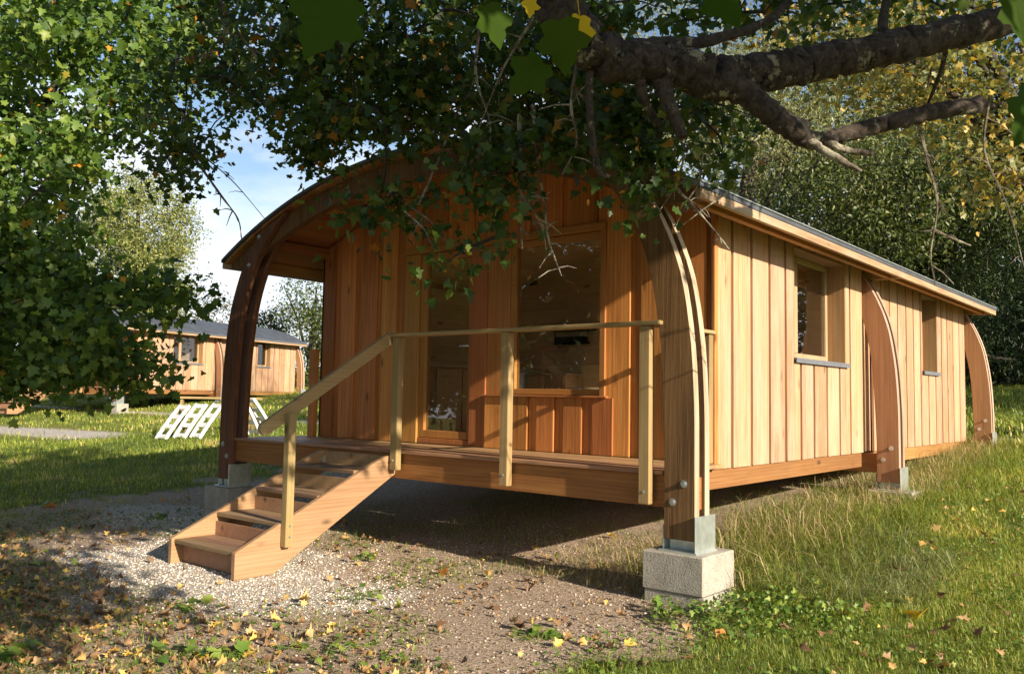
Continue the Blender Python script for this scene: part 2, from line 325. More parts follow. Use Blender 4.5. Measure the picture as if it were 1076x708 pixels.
sx = N(nt, 'ShaderNodeSeparateXYZ'); L(nt, tc.outputs['Generated'], sx.inputs[0])
hz = N(nt, 'ShaderNodeMapRange'); hz.inputs['From Min'].default_value = .02; hz.inputs['From Max'].default_value = .40; hz.inputs['To Min'].default_value = .40; hz.inputs['To Max'].default_value = -.10
L(nt, sx.outputs['Z'], hz.inputs['Value'])
ca = N(nt, 'ShaderNodeMath', operation='ADD'); L(nt, cn.outputs['Fac'], ca.inputs[0]); L(nt, hz.outputs[0], ca.inputs[1])
cr = ramp(nt, [(.50, 0.0), (.66, .85)]); L(nt, ca.outputs[0], cr.inputs[0])
mx = N(nt, 'ShaderNodeMix', data_type='RGBA'); L(nt, cr.outputs[0], mx.inputs[0]); L(nt, sky.outputs[0], mx.inputs[6]); mx.inputs[7].default_value = (6.6, 6.9, 7.5, 1)
L(nt, mx.outputs[2], bg.inputs['Color']); L(nt, bg.outputs[0], wo.inputs[0])
sl = bpy.data.lights.new('sun', 'SUN'); sl.energy = 4.9; sl.angle = math.radians(.5); sl.color = (1.0, .85, .68)
so = bpy.data.objects.new('sun', sl); COL.objects.link(so); so.rotation_euler = Vector(sun_dir).to_track_quat('Z', 'Y').to_euler()
so.location = (20, -5, 12)

SC.view_settings.view_transform = 'Standard'; SC.view_settings.look = 'None'; SC.view_settings.gamma = 1; SC.view_settings.exposure = 1.0
SC.cycles.use_denoising = True; SC.cycles.max_bounces = 9; SC.cycles.diffuse_bounces = 6; SC.cycles.transparent_max_bounces = 12
SC.cycles.sample_clamp_indirect = 6

# ------------------------------------------------------------------ ground
def grassiness(x, y):
    """1 = lawn, 0 = bare"""
    n = fbm(x*1.6+3, y*1.6+8)-.47
    right = smoothstep(.05, .75, x + .25*(y+1.6)*(y < -1.6) + n*1.6 - .12)          # lawn right of the cabin
    left = smoothstep(-7.2, -9.4, x + n*4)                                           # lawn beyond the cabin's left end
    back = np.maximum(smoothstep(1.5, 4, y+n*2)*smoothstep(-5, -7, x), smoothstep(8.6, 9.4, y+n))
    front = smoothstep(-3.4, -4.4, y + n*2.2)*.55*smoothstep(1.5, .2, x)
    g = np.maximum(np.maximum(right, left), np.maximum(back, front))
    under = (x > -5.6)*(x < .1)*(y > -.8)*(y < 8.7)
    g = np.where(under, 0.0, g)
    path = np.exp(-((y-(3.0+.08*(x+20)))/.8)**2)*smoothstep(-16, -18.5, x)*smoothstep(-32, -30, x)
    path2 = np.exp(-((y-(7.6-.02*(x+18)))/.45)**2)*smoothstep(-11, -13, x)*.8
    return np.clip(g-1.1*path-path2, 0, 1)
def graveliness(x, y):
    n = fbm(x*1.3+31, y*1.3+2)-.47
    d = np.sqrt(((x+3.5)/2.1)**2+((y+2.5)/1.25)**2)
    g = smoothstep(1.25, .45, d+n*1.3)
    d2 = np.sqrt(((x+6.0)/1.9)**2+((y+1.3)/.8)**2); g = np.maximum(g, .8*smoothstep(1.3, .5, d2+n*1.6))
    path = np.exp(-((y-(3.0+.08*(x+20)))/.9)**2)*smoothstep(-16, -18.5, x)
    path2 = np.exp(-((y-(7.6-.02*(x+18)))/.5)**2)*smoothstep(-11, -13, x)
    return np.clip(np.maximum(g, np.maximum(path, path2)), 0, 1)
xs = np.unique(np.concatenate([np.arange(-8, 4.5, .09), np.arange(-32, -8, .35), np.arange(4.5, 16, .5), np.linspace(-140, -32, 26), np.linspace(16, 120, 22)]).round(4))
ys = np.unique(np.concatenate([np.arange(-6, 6, .09), np.arange(6, 30, .4), np.arange(-14, -6, .4), np.linspace(30, 160, 30), np.linspace(-80, -14, 14)]).round(4))
GX, GY = np.meshgrid(xs, ys); GZZ = gz(GX, GY)
nx, ny = len(xs), len(ys)
idx = np.arange(nx*ny).reshape(ny, nx)
quads = np.stack([idx[:-1, :-1], idx[:-1, 1:], idx[1:, 1:], idx[1:, :-1]], -1).reshape(-1, 4)
def ground_mat():
    m, nt, out = new_mat('ground')
    tc = N(nt, 'ShaderNodeTexCoord')
    ag = N(nt, 'ShaderNodeAttribute', attribute_name='lawn'); av = N(nt, 'ShaderNodeAttribute', attribute_name='gravel')
    def noise(s, d=6.0, r=.6):
        n = N(nt, 'ShaderNodeTexNoise', Scale=s, Detail=d, Roughness=r); L(nt, tc.outputs['Object'], n.inputs['Vector']); return n
    n1, n2, n3, n4 = noise(3.2), noise(38.0, 4.0, .7), noise(.6), noise(120.0, 3.0)
    soil = ramp(nt, [(.30, (.15, .105, .072)), (.5, (.40, .31, .225)), (.70, (.62, .52, .41))]); L(nt, n2.outputs['Fac'], soil.inputs[0])
    vo = N(nt, 'ShaderNodeTexVoronoi', Scale=62.0); L(nt, tc.outputs['Object'], vo.inputs['Vector'])
    hs = N(nt, 'ShaderNodeSeparateColor'); L(nt, vo.outputs['Color'], hs.inputs[0])
    grv = ramp(nt, [(0, (.42, .37, .30)), (.5, (.66, .61, .52)), (1, (.80, .76, .68))]); L(nt, hs.outputs[0], grv.inputs[0])
    edge = ramp(nt, [(.1, 1.0), (.75, .55)]); L(nt, vo.outputs['Distance'], edge.inputs[0])
    gm = N(nt, 'ShaderNodeMix', data_type='RGBA', blend_type='MULTIPLY'); gm.inputs[0].default_value = .8; L(nt, grv.outputs[0], gm.inputs[6]); L(nt, edge.outputs[0], gm.inputs[7])
    lawn = ramp(nt, [(.28, (.07, .085, .02)), (.5, (.155, .18, .042)), (.7, (.28, .28, .085))]); L(nt, n2.outputs['Fac'], lawn.inputs[0])
    far = ramp(nt, [(.35, (.85, .9, .8)), (.65, (1.2, 1.1, 1.0))]); L(nt, n3.outputs['Fac'], far.inputs[0])
    lw = N(nt, 'ShaderNodeMix', data_type='RGBA', blend_type='MULTIPLY'); lw.inputs[0].default_value = 1; L(nt, lawn.outputs[0], lw.inputs[6]); L(nt, far.outputs[0], lw.inputs[7])
    def edgef(attr, amt):
        s = N(nt, 'ShaderNodeMath', operation='SUBTRACT'); L(nt, n1.outputs['Fac'], s.inputs[0]); s.inputs[1].default_value = .5
        mu = N(nt, 'ShaderNodeMath', operation='MULTIPLY_ADD'); L(nt, s.outputs[0], mu.inputs[0]); mu.inputs[1].default_value = amt; L(nt, attr.outputs['Fac'], mu.inputs[2])
        r = ramp(nt, [(.3, 0.0), (.7, 1.0)]); L(nt, mu.outputs[0], r.inputs[0]); return r.outputs[0]
    m1 = N(nt, 'ShaderNodeMix', data_type='RGBA'); L(nt, edgef(av, 1.0), m1.inputs[0]); L(nt, soil.outputs[0], m1.inputs[6]); L(nt, gm.outputs[2], m1.inputs[7])
    m2 = N(nt, 'ShaderNodeMix', data_type='RGBA'); L(nt, edgef(ag, .8), m2.inputs[0]); L(nt, m1.outputs[2], m2.inputs[6]); L(nt, lw.outputs[2], m2.inputs[7])
    p = N(nt, 'ShaderNodeBsdfPrincipled', Roughness=.95); p.inputs['Specular IOR Level'].default_value = .1; L(nt, m2.outputs[2], p.inputs['Base Color'])
    ah = N(nt, 'ShaderNodeMath', operation='MULTIPLY_ADD'); L(nt, n4.outputs['Fac'], ah.inputs[0]); ah.inputs[1].default_value = .35; L(nt, n2.outputs['Fac'], ah.inputs[2])
    b = N(nt, 'ShaderNodeBump', Strength=.95, Distance=.035); L(nt, ah.outputs[0], b.inputs['Height']); L(nt, b.outputs[0], p.inputs['Normal'])
    L(nt, p.outputs[0], out.inputs[0]); return m
ground = np_mesh('ground', np.stack([GX.ravel(), GY.ravel(), GZZ.ravel()], 1), quads.ravel(), [4]*len(quads), ground_mat())
for nm, fn in (('lawn', grassiness), ('gravel', graveliness)):
    a = ground.data.attributes.new(nm, 'FLOAT', 'POINT'); a.data.foreach_set('value', fn(GX, GY).ravel().astype(np.float32))
ground.data.polygons.foreach_set('use_smooth', [True]*len(ground.data.polygons))
tag(ground, kind='structure')

# ------------------------------------------------------------------ cabin
CX = -2.71; RR = 6.5; RZ = 3.77
def roof_z(a, d=0.0): return RZ-RR+math.sqrt((RR-d)**2-a*a)
def crom(pts, n):
    pts = [np.array(p, float) for p in pts]; P = [2*pts[0]-pts[1]]+pts+[2*pts[-1]-pts[-2]]; out = []
    m = len(pts)-1
    for k in range(n):
        t = k/(n-1)*m; i = min(int(t), m-1); u = t-i; a, b, c, d = P[i:i+4]
        out.append(tuple(.5*(2*b+(c-a)*u+(2*a-5*b+4*c-d)*u*u+(3*b-a-3*c+d)*u**3)))
    return out
OUT_P = [(3.075, 1.0), (3.07, 1.4), (3.04, 1.85), (2.97, 2.28), (2.86, 2.6), (2.72, 2.87), (2.56, 3.07), (2.40, 3.235)]
IN_P = [(2.825, 1.0), (2.81, 1.4), (2.785, 1.85), (2.71, 2.3), (2.60, 2.63), (2.42, 2.95), (2.16, 3.22), (1.9, 3.41)]
WALL_T = lambda X: roof_z(abs(X-CX), .085)

cabin = empty('wooden_cabin', (CX, 4.0, 0.0), 'large larch cabin with curved roof and timber arches, front porch facing the viewer', 'cabin', 'matching timber cabins on the lawn')

# front wall: boards standing vertically, alternately proud and set back
def front_boards():
    m = MB(); x = -5.27
    ox0, ox1, oz1 = -3.79, -1.08, 3.034
    rnd = random.Random(3); k = 0
    edges = []
    while x < -0.001:
        w = (.24 if k % 2 == 0 else .13)+rnd.uniform(-.02, .03); x1 = min(x+w, 0)
        if 0-x1 < .08: x1 = 0
        edges.append((x, x1, k % 2 == 0)); x = x1; k += 1
    for x0, x1, proud in edges:
        y0, y1 = (0.0, .03) if proud else (.026, .06)
        x0e, x1e = (x0-.012, x1+.012) if proud else (x0, x1)
        def seg(xa, xb, za, zb_fn):
            m.hexa([(xa, y0, za), (xb, y0, za), (xb, y1, za), (xa, y1, za), (xa, y0, zb_fn(xa)), (xb, y0, zb_fn(xb)), (xb, y1, zb_fn(xb)), (xa, y1, zb_fn(xa))])
        x0e = max(x0e, -5.27); x1e = min(x1e, 0)
        if x1 <= ox0+.01 or x0 >= ox1-.01: seg(x0e, x1e, .886, WALL_T)
        elif x0 >= ox0-.01 and x1 <= ox1+.01: seg(x0e, x1e, oz1+.004, WALL_T)
        elif x0 < ox0: seg(x0e, ox0, .886, WALL_T); seg(ox0, x1e, oz1+.004, WALL_T)
        else: seg(x0e, ox1, oz1+.004, WALL_T); seg(ox1, x1e, .886, WALL_T)
    # boards under the window
    x = -2.545; k = 0
    while x < -1.0:
        w = (.21 if k % 2 == 0 else .10)+rnd.uniform(-.015, .02); x1 = min(x+w, -.95 if k % 2 else -.93)
        y0, y1 = (-.014, .03) if k % 2 == 0 else (.016, .05)
        m.box(x, min(x1, -.94), y0 if k % 2 == 0 else .016, y1, .887, 1.405); x = x1; k += 1
    # structure behind the boards
    for a0, a1 in ((-5.25, -3.80), (-1.07, -.02)):
        m.hexa([(a0, .062, .7), (a1, .062, .7), (a1, .15, .7), (a0, .15, .7), (a0, .062, WALL_T(a0)), (a1, .062, WALL_T(a1)), (a1, .15, WALL_T(a1)), (a0, .15, WALL_T(a0))], .3)
    n = 8
    for q in range(n):
        a0 = -3.80+(2.73)*q/n; a1 = -3.80+2.73*(q+1)/n
        m.hexa([(a0, .062, 3.045), (a1, .062, 3.045), (a1, .15, 3.045), (a0, .15, 3.045), (a0, .062, WALL_T(a0)), (a1, .062, WALL_T(a1)), (a1, .15, WALL_T(a1)), (a0, .15, WALL_T(a0))], .3)
    m.box(-2.55, -1.08, .052, .15, .7, 1.40, .3)
    return m
front_boards().build('wall', M['front'], cabin, bevel=.003)

def side_boards(X, sgn, openings, ymax=8.79, notch=True):
    """X plane, sgn=+1 faces +X"""
    m = MB(); rnd = random.Random(9); y = 0.0; k = 0; zt = WALL_T(X)-.01
    stops = [3.75, 4.16, ymax] if notch else [ymax]
    while y < ymax-.001:
        proud = k % 2 == 0; innotch = notch and 3.749 <= y < 4.15
        w = (.315+rnd.uniform(-.03, .03)) if proud else .055
        if innotch: w = .10 if proud else .04
        nxt = min(q for q in stops if q > y+.001); y1 = min(y+w, nxt)
        if nxt-y1 < .07: y1 = nxt
        if y1 == nxt and nxt != ymax: k = 1
        inset = .045 if innotch else 0.0
        xo, xi = (X, X-.03*sgn) if proud else (X-.03*sgn, X-.06*sgn)
        xo -= inset*sgn; xi -= inset*sgn
        segs = [(y, y1, .833+rnd.uniform(-.004, .004), zt)]
        for (a, b, z0, z1) in openings:
            ns = []
            for (p, q, s, t) in segs:
                if q <= a or p >= b: ns.append((p, q, s, t)); continue
                if p < a: ns.append((p, a, s, t))
                if q > b: ns.append((b, q, s, t))
                ns += [(max(p, a), min(q, b), s, z0), (max(p, a), min(q, b), z1, t)]
            segs = ns
        for p, q, s, t in segs:
            if q-p > .012 and t-s > .01: m.box(min(xo, xi), max(xo, xi), p, q, s, t)
        y = y1; k += 1
        if y in (3.75, 4.16): k = 0
    # backing
    x0, x1 = sorted((X-.062*sgn, X-.15*sgn))
    if notch: x0, x1 = sorted((X-.135*sgn, X-.19*sgn))
    last = .16
    for (a, b, z0, z1) in sorted(openings):
        m.box(x0, x1, last, a, .7, zt, .3); m.box(x0, x1, a, b, .7, z0-.002, .3); m.box(x0, x1, a, b, z1+.002, zt, .3); last = b
    m.box(x0, x1, last, ymax, .7, zt, .3)
    return m
OPEN = [(1.71, 3.21, 1.84, 2.96), (6.30, 7.13, 1.87, 2.96)]
side_boards(0.0, 1, OPEN).build('wall', M['side'], cabin, bevel=.003)
side_boards(-5.27, -1, [], notch=False).build('wall', M['side'], cabin)
m = MB()
for q in range(16):
    a0 = -5.2+5.0*q/16; a1 = -5.2+5.0*(q+1)/16
    m.hexa([(a0, 8.66, .7), (a1, 8.66, .7), (a1, 8.78, .7), (a0, 8.78, .7), (a0, 8.66, WALL_T(a0)), (a1, 8.66, WALL_T(a1)), (a1, 8.78, WALL_T(a1)), (a0, 8.78, WALL_T(a0))])
m.build('wall', M['front'], cabin)
# corner board
m = MB(); m.box(-.012, .012, -.012, .05, .84, 2.98); m.build('corner_board', M['front'], cabin, bevel=.003)

# glazed door and front window in one casing
m = MB()
m.box(-3.79, -1.08, -.03, .10, 2.965, 3.034)            # head
m.box(-3.79, -3.56, .004, .10, .887, 2.963)             # wide left jamb
m.box(-1.14, -1.08, -.02, .12, 1.42, 2.963)             # right jamb
m.box(-2.78, -2.56, .006, .10, .887, 2.963)             # post between door and window
m.box(-2.558, -2.26, .024, .10, 1.425, 2.963)
m.build('window_casing', M['frame'], cabin, bevel=.004)
door = MB()
door.box(-3.555, -3.47, .03, .11, .95, 2.96); door.box(-2.83, -2.785, .03, .11, .95, 2.96)
door.box(-3.47, -2.83, .03, .11, 2.876, 2.96); door.box(-3.47, -2.83, .03, .11, .95, 1.03)
door.box(-3.556, -2.784, .02, .13, .888, .945)
do = door.build('door', M['frame'], cabin, bevel=.004)
m = MB(); m.box(-3.47, -2.83, .068, .074, 1.03, 2.876); m.build('pane', M['glass'], do)
m = MB(); m.tube([(-2.81, .0, 1.93), (-2.81, .03, 1.93)], [.012, .012], 8); m.tube([(-2.81, .0, 1.93), (-2.92, -.005, 1.93)], [.009, .009], 8); m.build('handle', M['steel'], do, smooth=True)
win = MB()
win.box(-2.258, -2.19, .03, .11, 1.43, 2.96); win.box(-1.175, -1.142, .03, .11, 1.43, 2.96)
win.box(-2.19, -1.175, .03, .11, 2.90, 2.96); win.box(-2.19, -1.175, .03, .11, 1.43, 1.485)
wo_ = win.build('window', M['frameX'], cabin, bevel=.004)
m = MB(); m.box(-2.19, -1.175, .068, .074, 1.485, 2.90); m.build('pane', M['glass'], wo_)
m = MB(); m.box(-2.57, -1.05, -.045, .06, 1.407, 1.424); m.build('sill', M['frameX'], wo_, bevel=.003)

# side windows: deep timber reveals, pale casements, grey metal sills
for wi, (a, b, z0, z1) in enumerate(OPEN):
    m = MB(); d = -.20
    m.box(d-.05, -.004, a-.002, a+.022, z0, z1); m.box(d-.05, -.004, b-.022, b+.002, z0, z1); m.box(d-.05, -.004, a+.022, b-.022, z1-.022, z1)
    w_ = m.build('window', M['reveal'], cabin, bevel=.003)
    f = MB(); a2, b2 = a+.024, b-.024; z2, z3 = z0+.02, z1-.024; t = .055
    f.box(d-.05, d, a2, a2+t, z2, z3); f.box(d-.05, d, b2-t, b2, z2, z3); f.box(d-.05, d, a2+t, b2-t, z3-t, z3); f.box(d-.05, d, a2+t, b2-t, z2, z2+t)
    if wi == 0: mid = (a+b)/2-.22; f.box(d-.048, d+.008, mid-.05, mid+.05, z2+t, z3-t)
    f.build('frame', M['pale'], w_, bevel=.004)
    m = MB(); m.box(d-.028, d-.022, a2+t, b2-t, z2+t, z3-t); m.build('pane', M['glass'], w_)
    m = MB(); m.hexa([(d, a+.024, z0+.004), (.035, a-.02, z0-.022), (.035, b+.02, z0-.022), (d, b-.024, z0+.004), (d, a+.024, z0+.018), (.035, a-.02, z0-.002), (.035, b+.02, z0-.002), (d, b-.024, z0+.018)])
    m.box(.026, .035, a-.02, b+.02, z0-.05, z0-.023); m.build('sill', M['sill'], w_)

# roof: curved covering on soffit boards, fascias, purlins
A = np.linspace(-3.13, 3.13, 41)
m = MB(); m.strip([(CX+a, roof_z(a)) for a in A], [(CX+a, roof_z(a, .032)) for a in A], 'Y', -1.06, 9.07)
rf = m.build('roof', M['roof'], cabin)
m = MB(); nb = 44
for k in range(nb):                                                    # soffit boards run lengthwise
    a0 = -3.08+6.16*k/nb; a1 = -3.08+6.16*(k+1)/nb-.006
    m.strip([(CX+a0, roof_z(a0, .034)), (CX+a1, roof_z(a1, .034))], [(CX+a0, roof_z(a0, .066)), (CX+a1, roof_z(a1, .066))], 'Y', -1.03, 9.04)
m.build('soffit', M['soffit'], rf)
for s in (-1, 1):
    m = MB(); xo, xi = CX+s*3.125, CX+s*3.085
    m.box(min(xo, xi), max(xo, xi), -1.045, 9.05, 2.858, roof_z(3.125, .034)-.002, .37)
    m.build('fascia', M['fascia'], rf, bevel=.003)
    for (aa, zz, hh) in ((2.50, 3.05, .13), (2.95, 2.87, .11)):
        m = MB(); xa = CX+s*aa; m.box(xa-.03, xa+.03, -.945, 9.0, zz, zz+hh); m.build('purlin', M['soffit'], cabin, bevel=.003)
m = MB(); m.box(.405, .432, -1.05, 9.06, roof_z(3.13)+.002, roof_z(3.13)+.012); m.build('drip_edge', M['steel'], rf)

# arches: a curved rafter held between pairs of bent laminated legs
def arch(Y0, zb, mat):
    aa = np.linspace(-3.08, 3.08, 49)
    m = MB()
    m.strip([(CX+a, roof_z(a, .068)) for a in aa], [(CX+a, min(max(roof_z(a, .27), 2.862), roof_z(a, .085))) for a in aa], 'Y', Y0+.07, Y0+.15, .4)
    ar = m.build('arch', mat, cabin)
    for s in (-1, 1):
        for ya, yb in ((Y0, Y0+.066), (Y0+.154, Y0+.22)):
            o = crom([(3.075, zb)]+OUT_P, 26); i = crom([(2.825, zb)]+IN_P, 26)
            m = MB(); m.strip([(CX+s*p[0], p[1]) for p in o], [(CX+s*p[0], p[1]) for p in i], 'Y', ya, yb)
            leg = m.build('leg', mat, ar, bevel=.004)
            leg.data.materials.append(M['archedge'])                       # planed outer edge, weathered pale
            for q, pl in enumerate(leg.data.polygons):
                if q >= 2 and (q-2) % 4 == 3: pl.material_index = 1
            if ya == Y0:
                for (a, z) in ((2.99, .80), (2.90, .665), (2.42, 3.17), (2.60, 2.86)):
                    z2 = z + (max(0, zb-.4) if z < 1 else 0)*.9; x = CX+s*a
                    m = MB(); m.tube([(x, ya-.003, z2), (x, ya-.006, z2), (x, ya-.0061, z2), (x, ya-.022, z2)], [.028, .028, .017, .015], 12)
                    m.build('bolt', M['bolt'], leg)
        # galvanised shoe
        m = MB(); x0 = CX+s*2.815; x1 = CX+s*3.085; z0 = zb-.075
        xa, xb = sorted((x0, x1))
        m.box(xa-.012, xa, Y0+.02, Y0+.29, z0, z0+.17); m.box(xb, xb+.012, Y0-.03, Y0+.27, z0, z0+.25)
        m.box(xa-.02, xb+.02, Y0-.03, Y0+.28, z0-.012, z0)
        m.box(xa+.02, xb-.02, Y0+.075, Y0+.145, z0, z0+.08)
        m.build('bracket', M['steel'], ar, bevel=.002)
    return ar
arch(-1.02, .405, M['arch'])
arch(3.85, .50, M['archlight'])
arch(8.80, .80, M['archlight'])

# floor frame and deck
m = MB(); m.box(CX-2.86, CX+3.05, -.95, -.87, .615, .848, .2); m.build('floor_beam', M['beamX'], cabin, bevel=.004)
m = MB(); m.box(CX-2.9, CX+3.05, 3.92, 4.0, .60, .82, .5); m.build('floor_beam', M['beamX'], cabin, bevel=.004)
m = MB(); m.box(-.065, -.018, -.86, 3.74, .668, .832, .7); m.build('floor_beam', M['beamY'], cabin, bevel=.004)
m = MB(); m.box(-.065, -.018, 4.18, 8.72, .668, .832, .9); m.build('floor_beam', M['beamY'], cabin, bevel=.004)
m = MB(); m.box(-5.40, -5.30, -.86, 8.72, .64, .86, .4); m.build('floor_beam', M['beamY'], cabin)
m = MB()
for X in (-4.3, -3.2, -2.1, -1.0): m.box(X-.04, X+.04, -.86, 8.7, .62, .83)
m.build('joist_frame', M['beamY'], cabin)
m = MB(); m.box(-5.2, -.16, .155, 8.65, .835, .885); fl = m.build('floor', M['innerY'], cabin)
m = MB(); yb = -.985; nb = 7; bw = (.985-.01)/nb
for k in range(nb): m.box(-5.56, .085, yb+k*bw, yb+(k+1)*bw-.006, .852, .882)
m.build('deck', M['deck'], cabin, bevel=.003)
m = MB()
for k in range(9): m.box(.03, .086, -.98+k*.1, -.98+k*.1+.06, .82, .85)

# railing round the deck
for (x, zb_) in ((-2.80, .70), (-1.44, .66), (-.081, .635)):
    m = MB(); m.box(x, x+.09, -1.055, -.987, zb_, 1.948)
    rp = m.build('railing_post', M['pine'], cabin, bevel=.005)
    m = MB(); m.tube([(x+.045, -1.055, zb_+.09), (x+.045, -1.064, zb_+.09)], [.011, .009], 8); m.build('bolt', M['bolt'], rp)
m = MB(); m.box(-2.83, .10, -1.075, -.965, 1.950, 1.982); m.build('handrail', M['pineX'], cabin, bevel=.006)
m = MB(); m.box(-.075, .02, -.963, -.005, 1.950, 1.981); m.build('handrail', M['pineY'], cabin, bevel=.006)
for x in (-.075, -5.385):
    m = MB(); m.box(x, x+(.075 if x > -1 else .11), -.085, -.014, .884, 1.948); m.build('railing_post', M['pine'] if x > -1 else M['front'], cabin, bevel=.005)

# inside the room
m = MB()
for k in range(11): m.box(-5.1, -.2, 3.42, 3.45, .887+k*.2, .887+(k+1)*.2-.006)
m.box(-5.1, -.2, 3.45, 3.5, .89, 3.08)
for q in range(20):
    a0 = -2.38+4.84*q/20; a1 = -2.38+4.84*(q+1)/20
    if min(roof_z(a0, .33), roof_z(a1, .33)) > 3.10:
        m.hexa([(CX+a0, 3.425, 3.086), (CX+a1, 3.425, 3.086), (CX+a1, 3.47, 3.086), (CX+a0, 3.47, 3.086), (CX+a0, 3.425, roof_z(a0, .31)), (CX+a1, 3.425, roof_z(a1, .31)), (CX+a1, 3.47, roof_z(a1, .31)), (CX+a0, 3.47, roof_z(a0, .31))], .4)
m.build('partition', M['inner'], cabin)
m = MB()
for k in range(10):
    for y0, y1 in ((.16, 3.42),): m.box(-5.13, -5.10, y0, y1, .887+k*.2, .887+(k+1)*.2-.006)
m.build('wall_lining', M['innerY'], cabin)

m = MB()
for k in range(26):
    a0 = -2.42+4.9*k/26; a1 = -2.42+4.9*(k+1)/26-.005
    m.strip([(CX+a0, roof_z(a0, .30)), (CX+a1, roof_z(a1, .30))], [(CX+a0, roof_z(a0, .32)), (CX+a1, roof_z(a1, .32))], 'Y', .16, 3.41)
m.build('ceiling', M['innerY'], cabin)
for x0, x1, z1 in ((-5.1, -3.81, 3.1), (-1.06, -.2, 3.1), (-2.54, -1.062, 1.39)):
    m = MB(); m.box(x0, x1, .153, .165, .887, z1); m.build('wall_lining', M['inner'], cabin)
# ------------------------------------------------------------------ kitchen things
kc = empty('kitchen_counter', (-4.8, 2.0, .885), 'wooden kitchen counter with pale worktop seen through the glass door', 'counter')
m = MB(); m.box(-5.095, -4.53, .75, 2.72, .887, 1.77, .2); m.build('cabinet', M['cabinet'], kc)
m = MB(); m.box(-5.095, -4.46, .72, 3.38, 1.772, 1.81, .5); m.build('worktop', M['worktop'], kc, bevel=.003)
for k in range(4):
    m = MB(); m.box(-4.528, -4.508, .77+k*.487, .77+(k+1)*.487-.02, .95, 1.75); dd = m.build('cabinet_door', M['cabinet'], kc, bevel=.003)
    m = MB(); m.tube([(-4.50, .84+k*.487, 1.66), (-4.49, .84+k*.487, 1.66), (-4.49, 1.0+k*.487, 1.66), (-4.50, 1.0+k*.487, 1.66)], [.006]*4, 6); m.build('handle', M['chrome'], dd)
fr = empty('white_fridge', (-4.8, 3.05, .885), 'white low fridge beside the wooden counter behind the window', 'fridge')
m = MB(); m.box(-5.09, -4.52, 2.74, 3.36, .887, 1.76); m.build('fridge_body', M['whitepaint'], fr, bevel=.008)
m = MB(); m.box(-4.518, -4.48, 2.75, 3.35, .95, 1.755); fd = m.build('fridge_door', M['whitepaint'], fr, bevel=.008)
m = MB(); m.box(-4.478, -4.46, 2.80, 2.82, 1.45, 1.70); m.build('handle', M['steel'], fd)
sb = empty('wooden_sideboard', (-4.1, 3.2, .885), 'brown wooden sideboard against the pale boarded wall inside', 'sideboard')
m = MB(); m.box(-4.44, -3.75, 3.0, 3.40, .887, 1.72); m.build('cabinet', M['cabinet'], sb, bevel=.003)
m = MB(); m.box(-4.46, -3.73, 2.98, 3.41, 1.722, 1.75); m.build('worktop', M['worktop'], sb, bevel=.003)
for k in range(2):
    m = MB(); m.box(-4.42+k*.335, -4.42+k*.335+.32, 2.978, 2.998, .93, 1.70); m.build('cabinet_door', M['cabinet'], sb, bevel=.003)
rk = empty('wall_rack', (-3.85, 3.4, 2.2), 'dark wall rack on the pale boards inside the window', 'rack')
m = MB(); m.box(-4.2, -3.52, 3.2, 3.415, 2.36, 2.385); m.box(-4.2, -3.52, 3.2, 3.215, 2.385, 2.44); m.build('shelf', M['black'], rk)
m = MB(); m.tube([(-4.16, 3.28, 2.18), (-3.56, 3.28, 2.18)], [.02, .02], 8)
for x in (-4.15, -3.57): m.tube([(x, 3.28, 2.18), (x, 3.28, 2.37)], [.01, .01], 6)
m.box(-4.12, -3.62, 3.22, 3.34, 2.20, 2.27); m.build('rail', M['black'], rk)
tb = empty('dining_table', (-2.75, 2.4, .885), 'small wooden table standing inside behind the front window', 'table')
m = MB(); m.box(-3.1, -2.4, 2.15, 2.85, 1.50, 1.535); m.build('tabletop', M['inner'], tb, bevel=.004)
for sx_ in (-3.05, -2.51):
    for sy_ in (2.2, 2.74):
        m = MB(); m.box(sx_, sx_+.06, sy_, sy_+.06, .887, 1.498); m.build('leg', M['cabinet'], tb)
pt = empty('black_pot', (-2.72, 2.45, 1.535), 'black coffee pot standing on the small table inside the window', 'pot')
m = MB(); m.tube([(-2.72, 2.45, 1.537), (-2.72, 2.45, 1.73), (-2.72, 2.45, 1.75), (-2.72, 2.45, 1.80)], [.075, .07, .04, .02], 14); m.build('pot_body', M['black'], pt, smooth=True)
m = MB(); m.tube([(-2.65, 2.45, 1.72), (-2.58, 2.45, 1.70), (-2.58, 2.45, 1.6), (-2.64, 2.45, 1.58)], [.01]*4, 6); m.build('handle', M['black'], pt)

# ------------------------------------------------------------------ stairs
stairs = empty('wooden_stairs', (-3.34, -1.8, 0), 'open wooden stairs with one sloping handrail leading up to the near porch', 'stairs', 'timber steps up to the cabin porches')
for x0 in (-3.855, -2.87):
    m = MB(); m.prism([(-2.645, -.09), (-2.645, .125), (-1.19, .785), (-1.06, .83), (-.957, .83), (-.957, .655), (-2.28, -.09)], 'X', x0, x0+.05)
    m.build('stringer', M['stair'], stairs, bevel=.003)
for k in range(4):
    y0 = -2.62+.4*k; z = .118+.197*k
    m = MB()
    for q in range(3): m.box(-3.803, -2.872, y0+.126*q, y0+.126*(q+1)-.005, z-.034, z)
    m.build('tread', M['tread'], stairs, bevel=.003)
    m = MB(); m.box(-3.803, -2.872, y0+.392, y0+.412, z-.02, z+.118); m.build('riser', M['stair'], stairs)
m = MB(); m.box(-3.803, -2.872, -2.53, -2.51, -.08, .08); m.build('riser', M['stair'], stairs)
m = MB(); m.box(-2.818, -2.745, -2.225, -2.152, .125, 1.235); nw = m.build('newel_post', M['pine'], stairs, bevel=.005)
for z in (.21, .30):
    m = MB(); m.tube([(-2.747, -2.19, z), (-2.738, -2.19, z)], [.012, .010], 8); m.build('bolt', M['bolt'], nw)
